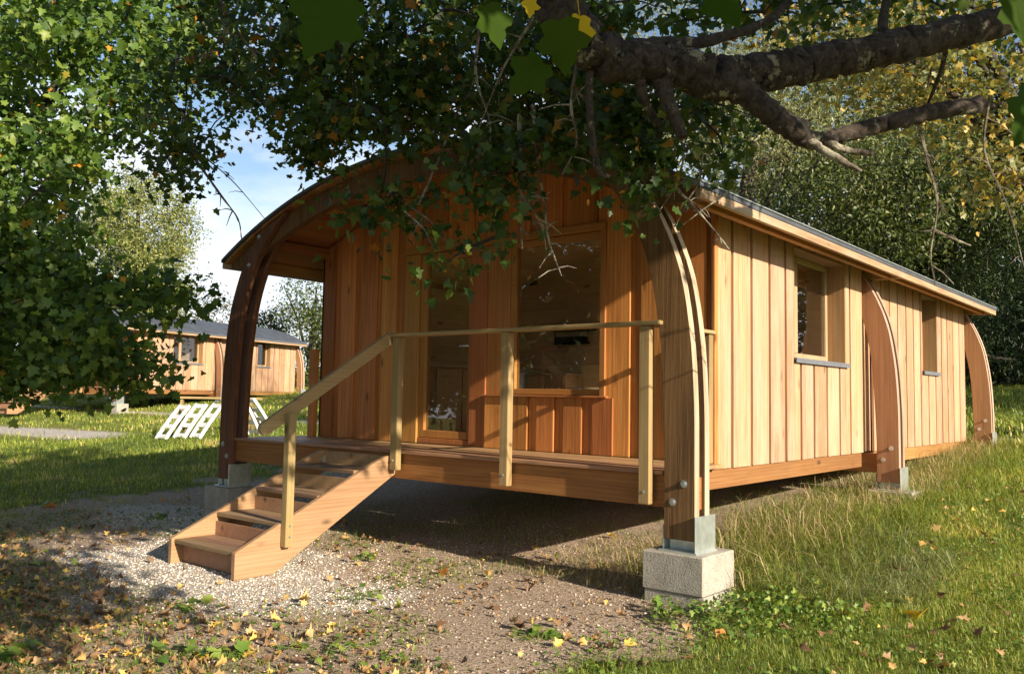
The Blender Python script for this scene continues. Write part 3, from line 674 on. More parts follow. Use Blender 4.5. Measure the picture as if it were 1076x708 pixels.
m = MB(); a = np.array([-2.40, 1.105]); b = np.array([-1.01, 1.965]); d = (b-a)/np.linalg.norm(b-a); nrm = np.array([-d[1], d[0]])
poly = [tuple(b-nrm*.055)]+[tuple(b+nrm*.055)]+[tuple(a+nrm*.055*math.cos(t)-d*.055*math.sin(t)) for t in np.linspace(0, PI, 9)]
m.prism(poly, 'X', -2.868, -2.82); m.build('handrail', M['pineY'], stairs, bevel=.004)
m = MB(); m.box(-3.80, -3.79, -1.06, -.97, .70, .78); m.box(-3.80, -3.70, -.966, -.958, .70, .78); m.build('bracket', M['steel'], stairs)

# ------------------------------------------------------------------ concrete blocks
def block(x0, x1, y0, y1, z0, z1, label, group='concrete blocks under the cabin legs'):
    cx, cy = (x0+x1)/2, (y0+y1)/2
    o = MB(); o.box(x0-cx, x1-cx, y0-cy, y1-cy, 0, z1-z0)
    ob = o.build('concrete_block', M['concrete'], None, bevel=.008); ob.location = (cx, cy, z0)
    return tag(ob, label, 'block', group)
block(-.012, .472, -1.103, -.619, .049, .318, 'pitted concrete block right under the front right cabin leg')
block(-.002, .478, -1.093, -.611, -.225, .046, 'half buried lower concrete block beneath the front right leg')
block(-5.88, -5.40, -1.13, -.65, .055, .318, 'concrete block under the front left leg behind the stairs')
block(-5.87, -5.41, -1.12, -.66, -.20, .052, 'shaded lower concrete block beneath the front left leg')
block(.05, .53, 3.74, 4.20, .15, .41, 'low concrete slab in the grass under the middle right leg')
block(.06, .52, 8.68, 9.14, .45, .71, 'concrete block hidden in grass under the rear right leg')
block(-6.02, -5.62, 3.72, 4.18, .15, .41, 'concrete block in shade under the middle left leg')

# ------------------------------------------------------------------ second cabin: the same model beyond the lawn
T2 = Matrix.Translation((-29.874, 11.091, .641)) @ Matrix.Rotation(.278, 4, 'Z') @ Matrix.Translation((-CX, -4.0, 0))
def twin(o, label):
    c = copy_tree(o); c.location = T2 @ Vector(o.location); c.rotation_euler.z = .278; c['label'] = label; return c
twin(cabin, 'distant timber cabin with grey curved roof across the lawn at left')
twin(stairs, 'distant wooden stairs of the far cabin, half hidden by the leafy maple')
for zz0, zz1, lab in ((.049, .318, 'pale concrete block under the near leg of the distant cabin'), (-.24, .046, 'lower pale concrete block below the distant cabin leg')):
    c = block(0, .484, 0, .484, zz0, zz1, lab); c.location = T2 @ Vector((.23, -.86, zz0)); c.rotation_euler.z = .278
for (x, y, lab) in ((.29, 3.97, 'white block under the middle leg of the distant cabin'),):
    c = block(0, .48, 0, .48, 0, .30, lab); c.location = T2 @ Vector((x, y, .11)); c.rotation_euler.z = .278

# ------------------------------------------------------------------ white slatted frames leaning behind the left leg
def slat_frame(loc, rz, lean, label, w=.36, h=.90):
    o = empty('slatted_frame', loc, label, 'frame', 'white slatted frames leaning together')
    def P(x, t):                                                       # t runs up the bent side rails
        a = lean*(1-.55*t*t); return (x, h*(t*math.sin(lean)*.9+.10*t*t), h*t*math.cos(lean*.85))
    for s in (-1, 1):
        m = MB(); pts = [P(s*w/2, t) for t in np.linspace(0, 1, 7)]
        for a, b in zip(pts[:-1], pts[1:]): m.beam(a, Vector(b)+(Vector(b)-Vector(a))*.05, .07, .045, up=(1, 0, 0), r=.5)
        for v in range(len(m.v)): m.v[v] = tuple(np.array(m.v[v])+np.array(loc))
        m.build('side_rail', M['whitepaint'], o)
    for t in (.08, .38, .66, .95):
        m = MB(); m.beam(Vector(P(-w/2, t)), Vector(P(w/2, t)), .03, .10, up=(0, .4, .9), r=.5)
        for v in range(len(m.v)): m.v[v] = tuple(np.array(m.v[v])+np.array(loc))
        m.build('slat', M['whitepaint'], o)
    o.rotation_euler.z = rz
    return o
LAB = ['white slatted frame farthest left beside the wooden leg', 'second white slatted frame from the left on the lawn', 'white slatted frame overlapping the second from the left',
       'white slatted frame seen just right of the left cabin leg', 'steep white slatted frame behind the left cabin leg']
for (u, v, dp, rz, ln), lab in zip(((169, 456.5, 19.6, -.62, .66), (188, 456.5, 19.6, -.58, .64), (205, 457, 19.5, -.66, .64), (282, 446, 20.6, 2.5, .66), (268, 452, 19.7, 2.6, .55)), LAB):
    p = at(u, v, dp); slat_frame((p[0], p[1], GZ(p[0], p[1])+.01), .70+rz, ln, lab)
tr = at(226, 440, 20.4); tz = GZ(tr[0], tr[1])
te = empty('trestle_rail', (tr[0], tr[1], tz), 'low brown plank on trestles that the white frames lean on', 'trestle')
m = MB(); q = CR*np.array([1, 1, 0]); q = q/np.linalg.norm(q)
m.beam(np.array([tr[0], tr[1], tz+.86])-q*1.0, np.array([tr[0], tr[1], tz+.86])+q*1.1, .14, .05); m.build('plank', M['pineX'], te)
for s in (-.8, .85):
    for e in (-.22, .22):
        c = np.array([tr[0], tr[1], tz])+q*s; n_ = np.array([-q[1], q[0], 0]); m = MB(); m.beam(c+n_*e, c+np.array([0, 0, .84]), .06, .05); m.build('leg', M['pine'], te)

# ------------------------------------------------------------------ leaves
_h = [(.16, -.06), (.30, -.02), (.42, .04), (.38, .14), (.36, .24), (.46, .30), (.62, .44), (.52, .50), (.48, .58), (.36, .58), (.26, .62), (.27, .74), (.22, .80), (.12, .88), (0, 1.04)]
MAPLE_BIG = [(0, 0)]+_h+[(-x, y) for x, y in _h[-2::-1]]
_h2 = [(.17, -.06), (.42, .0), (.31, .21), (.62, .43), (.42, .50), (.27, .56), (.24, .76), (0, 1.02)]
MAPLE = [(0, 0)]+_h2+[(-x, y) for x, y in _h2[-2::-1]]
KITE = [(0, 0), (.24, .42), (0, 1.0), (-.24, .42)]
BLADE = [(0, 0), (.13, .4), (0, 1.0), (-.13, .4)]
def leaves(name, pos, size, template, mat, parent=None, up=.5, flat=None, rnd=None, bias=(0, 0, 0), fold=.22, droop=0.0, rng=RNG):
    n = len(pos); pos = np.asarray(pos, float); size = np.broadcast_to(np.asarray(size, float), (n,))
    nrm = rng.normal(size=(n, 3)); nrm /= np.linalg.norm(nrm, axis=1, keepdims=True)
    nrm = nrm*(1-up) + np.array([0, 0, up]) + np.array(bias)
    if flat is not None: nrm = rng.normal(size=(n, 3))*flat + np.array([0, 0, 1.0])
    nrm /= np.linalg.norm(nrm, axis=1, keepdims=True)
    a = rng.normal(size=(n, 3)); a[:, 2] -= droop; a -= nrm*(a*nrm).sum(1, keepdims=True); a /= np.linalg.norm(a, axis=1, keepdims=True)
    b = np.cross(a, nrm)
    T = np.array(template); k = len(T)
    fan = k > 4
    if fan: T = np.concatenate([[[0, .34]], T])
    cu = rng.normal(1, .7, size=(n, 1)); tz = cu*fold*np.abs(T[None, :, 0]) - rng.normal(.22, .2, size=(n, 1))*T[None, :, 1]**2
    V = pos[:, None, :] + size[:, None, None]*(b[:, None, :]*T[None, :, 0:1] + a[:, None, :]*T[None, :, 1:2] + nrm[:, None, :]*tz[:, :, None])
    kk = len(T)
    if fan: F = np.array([(0, 1+i, 1+(i+1) % k) for i in range(k)])
    else: F = np.array([[0, 1, 2], [0, 2, 3]])
    base = (np.arange(n)*kk)[:, None, None]
    lo = (base+F[None]).reshape(-1)
    r = rng.random(n) if rnd is None else np.asarray(rnd)
    return np_mesh(name, V.reshape(-1, 3), lo, [3]*(n*len(F)), mat, parent, np.repeat(r, len(F)))

def in_poly(pts, poly):
    x, y = pts[:, 0], pts[:, 1]; c = np.zeros(len(pts), bool); j = len(poly)-1
    for i in range(len(poly)):
        xi, yi = poly[i]; xj, yj = poly[j]
        c ^= ((yi > y) != (yj > y)) & (x < (xj-xi)*(y-yi)/(yj-yi+1e-9)+xi); j = i
    return c
def sample_poly(poly, n, rng):
    P = np.array(poly, float); lo, hi = P.min(0), P.max(0); out = np.zeros((0, 2))
    while len(out) < n:
        q = lo+(hi-lo)*rng.random((n*2, 2)); out = np.concatenate([out, q[in_poly(q, poly)]])
    return out[:n]
def clump_points(centres, per, spread, rng, flat=.6):
    c = np.repeat(np.asarray(centres), per, axis=0); o = rng.normal(size=c.shape)*spread; o[:, 2] *= flat
    return c+o
def connect_twigs(nodes, centres, mb, r0=.012, sides=4, sag=.12, rng=RNG):
    """join every clump to the nearest wood already there with a bent twig"""
    nodes = [np.array(p, float) for p in nodes]
    A = np.array(nodes)
    D = np.min(np.linalg.norm(centres[:, None]-A[None], axis=2), axis=1)
    for i in np.argsort(D):
        c = centres[i]; d = np.linalg.norm(A-c, axis=1); j = int(np.argmin(d)); s = A[j]; ln = d[j]
        if ln < .05: continue
        n = 4 if ln < 1 else 6; pts = []
        off = rng.normal(size=3)*ln*.08
        for k in range(n+1):
            t = k/n; p = s+(c-s)*t+off*math.sin(PI*t)+np.array([0, 0, sag*ln*math.sin(PI*t)]); pts.append(p)
        rr = r0*(1 if ln < .8 else 1.3)
        mb.tube(pts, [rr*(1-.7*k/n) for k in range(n+1)], sides)
        A = np.concatenate([A, np.array(pts[1:])])
def poly_limb(m, pts, rads, n=10, sub=7, wob=.06, jit=.015):
    P = crom([tuple(p) for p in pts], (len(pts)-1)*sub+1); R_ = np.interp(np.linspace(0, len(pts)-1, len(P)), range(len(pts)), rads)
    rr = random.Random(len(P)*7+int(pts[0][0]*100))
    P = [np.array(p)+np.array([rr.uniform(-1, 1) for _ in range(3)])*jit*R_[k]*8 for k, p in enumerate(P)]
    m.tube(P, list(R_), n, wob=wob); return P

# ------------------------------------------------------------------ overhanging maple (trunk stands just left of the view)
TX, TY = -1.9, -6.9
om = empty('maple_tree', (TX, TY, GZ(TX, TY)), 'big old maple whose dark limb and leafy boughs hang over the porch', 'tree')
wood_nodes = []
gz0 = GZ(TX, TY)
m = MB(); wood_nodes += poly_limb(m, [(TX, TY, gz0-.2), (TX+.05, TY, gz0+1), (TX-.03, TY+.1, gz0+2.6), (TX+.15, TY+.3, 3.6), (TX+.2, TY+.4, 6.5)], [.42, .32, .29, .25, .12], 14)
m.build('trunk', M['bark'], om, smooth=True)
fork = (TX+.1, TY+.25, 3.2)
def limb(pts, rads, mat='bark', name='limb', n=10, wob=.07, jit=.02):
    m = MB(); P = poly_limb(m, pts, rads, n+6, sub=16 if n > 10 else 9, wob=wob*1.1, jit=jit); m.build(name, M[mat], om, smooth=True); wood_nodes.extend(P); return P
limb([fork, (-1.0, -5.4, 4.1), (-.1, -4.3, 4.1), at(560, -40, 4.1), at(592, 18, 4.15), at(640, 60, 4.2), at(700, 68, 4.25), at(762, 84, 4.3)], [.20, .16, .14, .12, .115, .105, .10, .11], n=14)
limb([at(755, 84, 4.3), at(800, 76, 4.35), at(880, 62, 4.4), at(980, 40, 4.5), at(1090, 10, 4.6), at(1250, -60, 4.8)], [.105, .098, .088, .082, .078, .05], n=14)
limb([at(766, 86, 4.28), at(800, 112, 4.25), at(830, 136, 4.25), at(858, 150, 4.27)], [.075, .058, .052, .046])
limb([at(852, 150, 4.27), at(900, 138, 4.3), at(960, 122, 4.35), at(1032, 109, 4.4)], [.036, .040, .042, .043], n=12)      # ends in a saw cut
limb([at(846, 146, 4.26), at(862, 156, 4.2), at(885, 170, 4.15), at(905, 180, 4.1)], [.026, .022, .018, .008], 'twig', n=7)
limb([at(862, 147, 4.27), at(890, 158, 4.25), at(918, 161, 4.2)], [.02, .018, .015], 'twig', n=7)
limb([at(775, 78, 4.3), at(820, 118, 4.33), at(850, 132, 4.36)], [.022, .026, .02], 'twig', n=7)
for pts, rads in (([at(622, 66, 4.2), at(619, 100, 4.2), at(623, 150, 4.2), at(630, 180, 4.25), at(640, 186, 4.25)], [.022, .020, .018, .016, .012]),
                  ([at(690, 76, 4.25), at(702, 105, 4.2), at(718, 145, 4.15)], [.05, .036, .026]),
                  ([at(672, 84, 4.2), at(680, 112, 4.25), at(694, 132, 4.3)], [.03, .024, .02]),
                  ([at(640, 62, 4.2), at(680, 48, 4.3), at(740, 44, 4.4), at(810, 20, 4.6), at(840, -20, 4.8)], [.05, .04, .03, .022, .015]),
                  ([at(930, 50, 4.45), at(928, 20, 4.5), at(935, -20, 4.6)], [.03, .024, .02]),
                  ([at(995, 40, 4.5), at(990, 70, 4.6), at(975, 110, 4.7)], [.016, .012, .008])):
    limb(pts, rads, n=8)
# boughs that carry the foliage over the porch and to the left
limb([fork, (-2.3, -5.6, 5.2), (-3.0, -4.2, 6.0), (-4.0, -2.4, 6.6), (-5.4, -.8, 6.9)], [.17, .11, .08, .055, .03])
limb([(-.6, -4.9, 4.1), (-1.2, -3.8, 4.1), (-1.5, -2.9, 3.9), (-1.6, -2.0, 3.6)], [.09, .06, .045, .03])
limb([fork, (-.2, -4.9, 4.6), (.2, -3.5, 4.8), (-.5, -2.0, 5.0), (-1.6, -.5, 5.2)], [.14, .10, .07, .05, .03])
limb([fork, (-1.9, -4.6, 4.6), (-2.4, -2.8, 4.7), (-3.3, -1.2, 5.0)], [.14, .09, .06, .03])
limb([(TX+.1, TY+.25, 3.8), (-.5, -7.3, 4.5), (1.5, -7.6, 4.4), (3.9, -7.7, 4.2), (6.5, -8.0, 3.9)], [.15, .12, .09, .06, .03])
limb([(TX+.15, TY+.3, 4.4), (.3, -6.2, 5.2), (2.6, -5.0, 5.4), (5.2, -3.2, 5.0), (6.6, -2.2, 4.6)], [.13, .10, .08, .05, .03])

rg = np.random.default_rng(21)
cl = []
def spray(poly, n, d0, d1, jit=0):
    q = sample_poly(poly, n, rg); dd = d0+(d1-d0)*rg.random(n)
    for (u, v), d in zip(q, dd): cl.append(at(u, v, d))
# main canopy seen over the porch
spray([(200, -60), (640, -60), (650, 70), (635, 130), (560, 140), (470, 120), (420, 112), (345, 135), (305, 120), (285, 95), (240, 85), (200, 45)], 210, 5.4, 8.4)
spray([(300, 30), (640, -20), (640, 130), (520, 145), (440, 140), (350, 145), (330, 120)], 105, 5.0, 6.8)
spray([(150, 60), (300, 60), (310, 135), (250, 145), (225, 140), (212, 195), (195, 205), (165, 160)], 40, 6.2, 8.5)
spray([(300, 130), (350, 140), (345, 178), (318, 165)], 9, 6.0, 7.5)
spray([(365, 218), (430, 205), (455, 222), (415, 232), (375, 230)], 5, 5.2, 5.5)
spray([(500, 150), (530, 150), (534, 235), (527, 272), (510, 230)], 9, 4.7, 5.0)
spray([(465, 274), (498, 276), (500, 280), (465, 282)], 1, 4.8, 4.9)
spray([(560, 120), (635, 110), (618, 165), (580, 165)], 10, 4.8, 5.4)
spray([(645, 100), (692, 110), (688, 165), (680, 210), (664, 170)], 17, 4.5, 4.9)
spray([(640, -30), (1080, -40), (1080, 10), (900, 25), (700, 40)], 28, 4.6, 7.0)
spray([(700, 85), (790, 100), (825, 165), (780, 175), (715, 165)], 12, 5.0, 7.5)
n_view = len(cl)
# unseen crown clumps added to shade the boughs and near leaves and throw dapples
for k in range(70):
    cl.append(np.array([rg.uniform(0, 4.5), rg.uniform(-7.5, -1.0), rg.uniform(4.9, 5.9)]))
for k in range(150):
    x, y = rg.uniform(3.7, 6.8), rg.uniform(-4.9, -.9)
    cl.append(np.array([x, y, (2.3 if y < -2.05-.08*(x-4) else 3.0)+.4*x+1.3*rg.random()]))
for k in range(30):
    cl.append(np.array([rg.uniform(3.9, 4.9), rg.uniform(-5.9, -4.6), rg.uniform(2.85, 3.5)]))
for k in range(26):
    cl.append(np.array([rg.uniform(4.2, 8.2), rg.uniform(-8.6, -6.2), rg.uniform(2.0, 3.6)]))
cl = np.array(cl)
m = MB(); connect_twigs(wood_nodes, cl, m, .011, 4, .1, rg); tw = m.build('fine_twigs', M['darkbark'], om); tag(tw, kind='stuff')
P = clump_points(cl[:n_view], 52, .13, rg, .8)
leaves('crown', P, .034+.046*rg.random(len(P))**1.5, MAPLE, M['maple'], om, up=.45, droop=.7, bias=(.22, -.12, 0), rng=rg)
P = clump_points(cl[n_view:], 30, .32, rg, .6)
leaves('crown', P, rg.uniform(.11, .18, len(P)), KITE if False else MAPLE, M['maple'], om, up=.45, droop=.5, rng=rg)  # leaves of the added shading clumps outside the view

# bare lichen-covered twigs hanging in front of the porch
def bare(pts, r0=.008, side=5, seed=0):
    m = MB(); rr = random.Random(seed); P = crom([tuple(p) for p in pts], len(pts)*4)
    m.tube(P, [r0*(1-.65*k/len(P))*(1+.25*rr.uniform(-1, 1)) for k in range(len(P))], 5)
    for k in range(side):
        i = rr.randrange(2, len(P)-1); s = np.array(P[i]); d = np.array([rr.uniform(-1, 1), rr.uniform(-1, 1), rr.uniform(-.9, .2)])
        l = rr.uniform(.05, .2); e = s+d/np.linalg.norm(d)*l
        m.tube([s, (s+e)/2+np.array([0, 0, .012]), e], [r0*.5, r0*.4, r0*.2], 4)
    m.build('bare_twig', M['twig'], om)
bare([at(545, 120, 4.9), at(548, 180, 4.9), at(546, 225, 4.9), at(549, 262, 4.9)], .012, 9, 1)
bare([at(560, 110, 4.9), at(565, 170, 4.9), at(572, 215, 4.9), at(576, 250, 4.9), at(590, 290, 4.9)], .010, 9, 2)
bare([at(548, 205, 4.9), at(560, 222, 4.85), at(572, 240, 4.85)], .009, 6, 3)
bare([at(566, 205, 4.85), at(552, 215, 4.9), at(556, 230, 4.9)], .009, 6, 31)
bare([at(440, 215, 5.1), at(460, 170, 5.2), at(480, 120, 5.3), at(510, 70, 5.4)], .010, 8, 4)
bare([at(425, 222, 5.1), at(445, 240, 5.0), at(452, 256, 5.0)], .005, 3, 5)
bare([at(432, 218, 5.1), at(455, 235, 5.0), at(468, 256, 5.0)], .005, 3, 6)
bare([at(712, 130, 4.6), at(718, 165, 4.6), at(709, 196, 4.6), at(694, 220, 4.6)], .010, 4, 7)
bare([at(709, 196, 4.6), at(733, 222, 4.55), at(752, 244, 4.5), at(766, 262, 4.5)], .009, 4, 8)
bare([at(738, 160, 4.6), at(735, 190, 4.6), at(722, 212, 4.6), at(710, 238, 4.6)], .007, 3, 9)
bare([at(768, 200, 4.6), at(742, 218, 4.6), at(718, 236, 4.6)], .006, 3, 10)
bare([at(962, 118, 4.4), at(975, 170, 4.5), at(985, 215, 4.6), at(978, 265, 4.7), at(983, 300, 4.8)], .010, 8, 11)
bare([at(978, 240, 4.7), at(1000, 250, 4.8), at(1020, 258, 4.9)], .008, 3, 12)
bare([at(1040, 100, 4.6), at(1035, 160, 4.7), at(1060, 220, 4.8), at(1076, 280, 5.0)], .008, 6, 13)
bare([at(230, -10, 6.0), at(236, 30, 6.0), at(222, 52, 6.0), at(210, 70, 6.0)], .014, 9, 14)
bare([at(240, 20, 6.0), at(262, 50, 6.0), at(280, 74, 6.0), at(290, 82, 6.0)], .012, 10, 15)
bare([at(188, 55, 7.2), at(178, 85, 7.2), at(168, 118, 7.2), at(150, 122, 7.2)], .018, 4, 16)
bare([at(200, 160, 7.5), at(232, 205, 7.5), at(250, 230, 7.5), at(254, 252, 7.5)], .012, 6, 17)
bare([at(215, 165, 7.6), at(246, 192, 7.6), at(280, 232, 7.6)], .007, 2, 18)
bare([at(505, 20, 5.0), at(500, 80, 5.0), at(515, 130, 5.0), at(512, 175, 5.0)], .010, 8, 19)
bare([at(560, 20, 4.8), at(530, 70, 4.9), at(505, 130, 5.0), at(480, 190, 5.1)], .009, 8, 20)
bare([at(608, 60, 4.4), at(600, 110, 4.4), at(606, 150, 4.5), at(590, 185, 4.5)], .010, 8, 21)
# big leaves hanging close to the camera
def near_leaf(u, v, dp, size, ang, rnd, tilt=(0, 0)):
    c = at(u, v, dp); m = MB()
    ax = -CU*math.cos(ang)+CR*math.sin(ang); bx = CR*math.cos(ang)+CU*math.sin(ang); nz = -CF+CR*tilt[0]+CU*tilt[1]; nz /= np.linalg.norm(nz)
    ax = ax-nz*(ax@nz); ax /= np.linalg.norm(ax); bx = np.cross(ax, nz)
    T = [(0, .34)]+MAPLE_BIG
    V = [c+size*(bx*x+ax*(y-.5)+nz*(.16*abs(x)-.15*y*y)) for x, y in T]; k = len(MAPLE_BIG)
    m.add(V, [(0, 1+i, 1+(i+1) % k) for i in range(k)], rnd)
    s = c+size*ax*-.5; st = s-ax*size*.7+np.array([0, 0, .03]); tip = st+np.array([.02, .03, .25])
    m.tube([s, (s+st)/2+bx*.006, st, tip], [.0016, .0018, .0022, .003], 4, rnd)
    lf = m.build('leaf', M['nearleaf'], om); wood_nodes.append(tip); return lf
near_leaf(340, 26, 1.9, .165, -.5, .2, (.1, .3)); near_leaf(592, 50, 2.5, .15, .25, .5, (.3, -.1)); near_leaf(553, 82, 2.55, .135, -.9, .3, (-.2, .2))
near_leaf(610, 35, 2.6, .10, .1, .95, (.8, 0)); near_leaf(762, 6, 2.4, .14, .6, .1, (.1, .3)); near_leaf(1072, 18, 2.2, .13, .3, .4, (.2, .2))
near_leaf(1080, 125, 2.3, .15, -.4, .15, (.3, .1)); near_leaf(557, 8, 2.6, .06, 0, .97, (.6, .2)); near_leaf(520, 28, 3.2, .16, .5, .4, (.7, .2))

# ------------------------------------------------------------------ maple with low branches at the left
lx, ly = at(-95, 430, 10.5)[:2]
lm = empty('maple_tree', (lx, ly, GZ(lx, ly)), 'bushy green maple at the left edge with branches drooping near the ground', 'tree')
m = MB(); z0 = GZ(lx, ly)
tn = poly_limb(m, [(lx, ly, z0-.2), (lx+.05, ly, z0+1.2), (lx, ly+.1, z0+3), (lx+.1, ly, z0+6)], [.26, .19, .16, .06], 10); m.build('trunk', M['darkbark'], lm, smooth=True)
nodes = list(tn); rg = np.random.default_rng(33)
for (u, v, d), r0 in zip(((160, 120, 10.5), (190, 300, 10), (150, 380, 9.6), (60, 400, 9.0), (120, 30, 11), (40, 200, 8.6), (200, -60, 11)), (.07, .05, .05, .045, .07, .05, .06)):
    e = at(u, v, d); b = np.array(tn[len(tn)//3 + int((380-v)/60) % 8]); md = (b+e)/2+np.array([0, 0, .35])
    m = MB(); nodes += poly_limb(m, [b, md, e], [r0, r0*.7, r0*.25], 7); m.build('limb', M['darkbark'], lm, smooth=True)
cl = []
def spray2(poly, n, d0, d1):
    q = sample_poly(poly, n, rg); dd = d0+(d1-d0)*rg.random(n)
    for (u, v), d in zip(q, dd): cl.append(at(u, v, d))
spray2([(-60, -60), (215, -60), (225, 40), (190, 75), (165, 130), (110, 150), (80, 210), (78, 330), (-60, 330)], 240, 8.6, 12.5)
spray2([(-60, 250), (70, 250), (80, 310), (110, 335), (118, 365), (100, 395), (80, 402), (-60, 418)], 100, 8.4, 10.8)
spray2([(90, 300), (170, 300), (196, 312), (180, 328), (120, 330)], 10, 8.8, 9.6)

spray2([(110, 365), (155, 378), (165, 395), (120, 410)], 7, 8.8, 9.4)
cl = np.array(cl)
m = MB(); connect_twigs(nodes, cl, m, .014, 4, .08, rg); tag(m.build('fine_twigs', M['darkbark'], lm), kind='stuff')
P = clump_points(cl, 66, .20, rg, .8)
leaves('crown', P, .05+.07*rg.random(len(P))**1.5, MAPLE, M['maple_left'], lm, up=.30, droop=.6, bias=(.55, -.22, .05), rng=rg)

# ------------------------------------------------------------------ trees and bushes behind
def tree(name, label, base, ells, mat, n_clump, per, leaf, spread, trunk_r=.2, seed=1, template=KITE, bark='darkbark', up=.35, droop=.4, group=None, cat='tree', twig=.02, shell=.75, nlimb=6):
    bx, by = base; bz = GZ(bx, by); o = empty(name, (bx, by, bz), label, cat, group); rg = np.random.default_rng(seed)
    ells = [(np.array(c, float), np.array(r, float)) for c, r in ells]
    top = max(c[2]+r[2]*.6 for c, r in ells); cx_ = np.mean([c for c, r in ells], axis=0)
    m = MB(); tn = poly_limb(m, [(bx, by, bz-.2), (bx+.1*(cx_[0]-bx), by+.1*(cx_[1]-by), bz+(top-bz)*.3), (bx+.5*(cx_[0]-bx), by+.5*(cx_[1]-by), bz+(top-bz)*.65), (cx_[0], cx_[1], top)], [trunk_r*1.3, trunk_r, trunk_r*.6, trunk_r*.15], 8)
    m.build('trunk', M[bark], o, smooth=True); nodes = list(tn)
    vol = np.array([np.prod(r)**(2/3) for c, r in ells]); pick = rg.choice(len(ells), n_clump, p=vol/vol.sum()); cl = []
    for i in pick:
        c, r = ells[i]; d = rg.normal(size=3); d /= np.linalg.norm(d); cl.append(c+d*r*(shell+(1-shell)*rg.random()**.7)*(1+.12*rg.normal()))
    cl = np.array(cl); cl[:, 2] = np.maximum(cl[:, 2], gz(cl[:, 0], cl[:, 1])+.08)
    for k in range(nlimb):
        c, r = ells[k % len(ells)]; e = c+rg.normal(size=3)*r*.45; b = np.array(tn[rg.integers(len(tn)//4, len(tn)*3//4)])
        m = MB(); nodes += poly_limb(m, [b, (b+e)/2+np.array([0, 0, .1*np.linalg.norm(e-b)]), e], [trunk_r*.45, trunk_r*.3, trunk_r*.1], 6); m.build('limb', M[bark], o, smooth=True)
    sub = cl[rg.permutation(len(cl))[:min(len(cl), 160)]]
    m = MB(); connect_twigs(nodes, sub, m, twig, 3, .06, rg); tag(m.build('fine_twigs', M[bark], o), kind='stuff')
    P = clump_points(cl, per, spread, rg, .75)
    P[:, 2] = np.maximum(P[:, 2], gz(P[:, 0], P[:, 1])+.02)
    leaves('crown', P, rg.uniform(leaf*.7, leaf*1.3, len(P)), template, mat, o, up=up, droop=droop, rng=rg)
    return o
def el(u, v, d, ru, rv, rd=None):
    """crown lobe centred at a photo position: radii in photo px at that distance"""
    k = d/FPX; r = ru*k; return (at(u, v, d), (r if rd is None else rd, r if rd is None else rd, rv*k))
def foot(u, d): p = at(u, 420, d); return (p[0], p[1])
BG = 'trees standing behind the cabins'
# left, behind the distant cabin
tree('pale_tree', 'round pale green small leaved tree behind the distant cabin', foot(140, 40), [el(148, 235, 40, 48, 55), el(165, 290, 40, 32, 45), el(115, 280, 41, 45, 60), el(140, 340, 40, 45, 50)], M['palegreen'], 520, 85, .15, .32, .25, 2, group=BG)
tree('tall_bush', 'thin brownish bush rising behind the distant roof, left of the leg', foot(222, 46), [el(215, 330, 46, 28, 26), el(235, 345, 46, 22, 25), el(200, 345, 46, 20, 20)], M['brownish'], 90, 16, .16, .4, .1, 3, group=BG)
tree('dark_bush', 'small dark green rounded tree over the distant roof ridge end', foot(284, 47), [el(283, 345, 47, 18, 20), el(283, 385, 47, 22, 40)], M['dark'], 110, 45, .2, .32, .14, 4, group=BG)
tree('airy_tree', 'airy grey green tree in the gap between the left leg and wall', foot(325, 44), [el(318, 315, 44, 24, 22), el(335, 350, 44, 28, 30), el(326, 400, 44, 22, 40), el(345, 330, 44, 20, 26)], M['midgreen'], 200, 30, .17, .38, .2, 5, group=BG)
tree('hedge_tree', 'dark low tree at the far left horizon behind the stairs', foot(40, 48), [el(20, 360, 48, 70, 60), el(85, 370, 48, 40, 45), el(-40, 330, 48, 70, 90)], M['midgreen'], 260, 40, .2, .5, .3, 6, group=BG)
tree('field_tree', 'distant leafy tree behind the gap beside the far cabin end', foot(365, 60), [el(370, 360, 60, 40, 50), el(400, 400, 60, 40, 40)], M['midgreen'], 160, 36, .25, .5, .25, 16, group=BG)
# right, behind the roof
tree('willow_tree', 'pale sunlit willow like tree rising behind the roof ridge', foot(770, 19), [el(760, 130, 19, 85, 80), el(850, 190, 19, 80, 70), el(700, 70, 20, 80, 90), el(840, 90, 20, 90, 75), el(900, 150, 19, 50, 60)], M['willow'], 470, 70, .10, .30, .25, 7, template=BLADE, group=BG, droop=1.5, up=.25)
tree('yew_tree', 'dark spreading evergreen behind the rear end of the cabin', foot(955, 20), [el(905, 250, 19.5, 70, 40), el(985, 230, 19, 80, 50), el(1050, 250, 19, 70, 60), el(960, 290, 20, 60, 40), el(1060, 330, 20, 60, 50)], M['dark'], 430, 60, .11, .30, .3, 8, template=BLADE, group=BG, up=.5, droop=.8)
tree('leafy_tree', 'sunlit green tree crown between the willow and the dark evergreen', foot(900, 22), [el(880, 210, 18, 55, 45), el(940, 240, 17.5, 50, 35), el(1040, 200, 18, 60, 50), el(960, 180, 18, 70, 40)], M['midgreen'], 300, 50, .10, .26, .2, 9, group=BG)
tree('golden_tree', 'tree with thin golden autumn leaves at the upper right edge', foot(1180, 14), [el(1030, 90, 12, 70, 60), el(950, 60, 12.5, 80, 60), el(1090, 150, 12, 60, 70), el(900, 30, 13, 90, 60), el(1040, 190, 12, 40, 40)], M['gold'], 210, 26, .085, .30, .2, 10, template=MAPLE, group=BG, bark='bark', twig=.012, up=.3, nlimb=10)
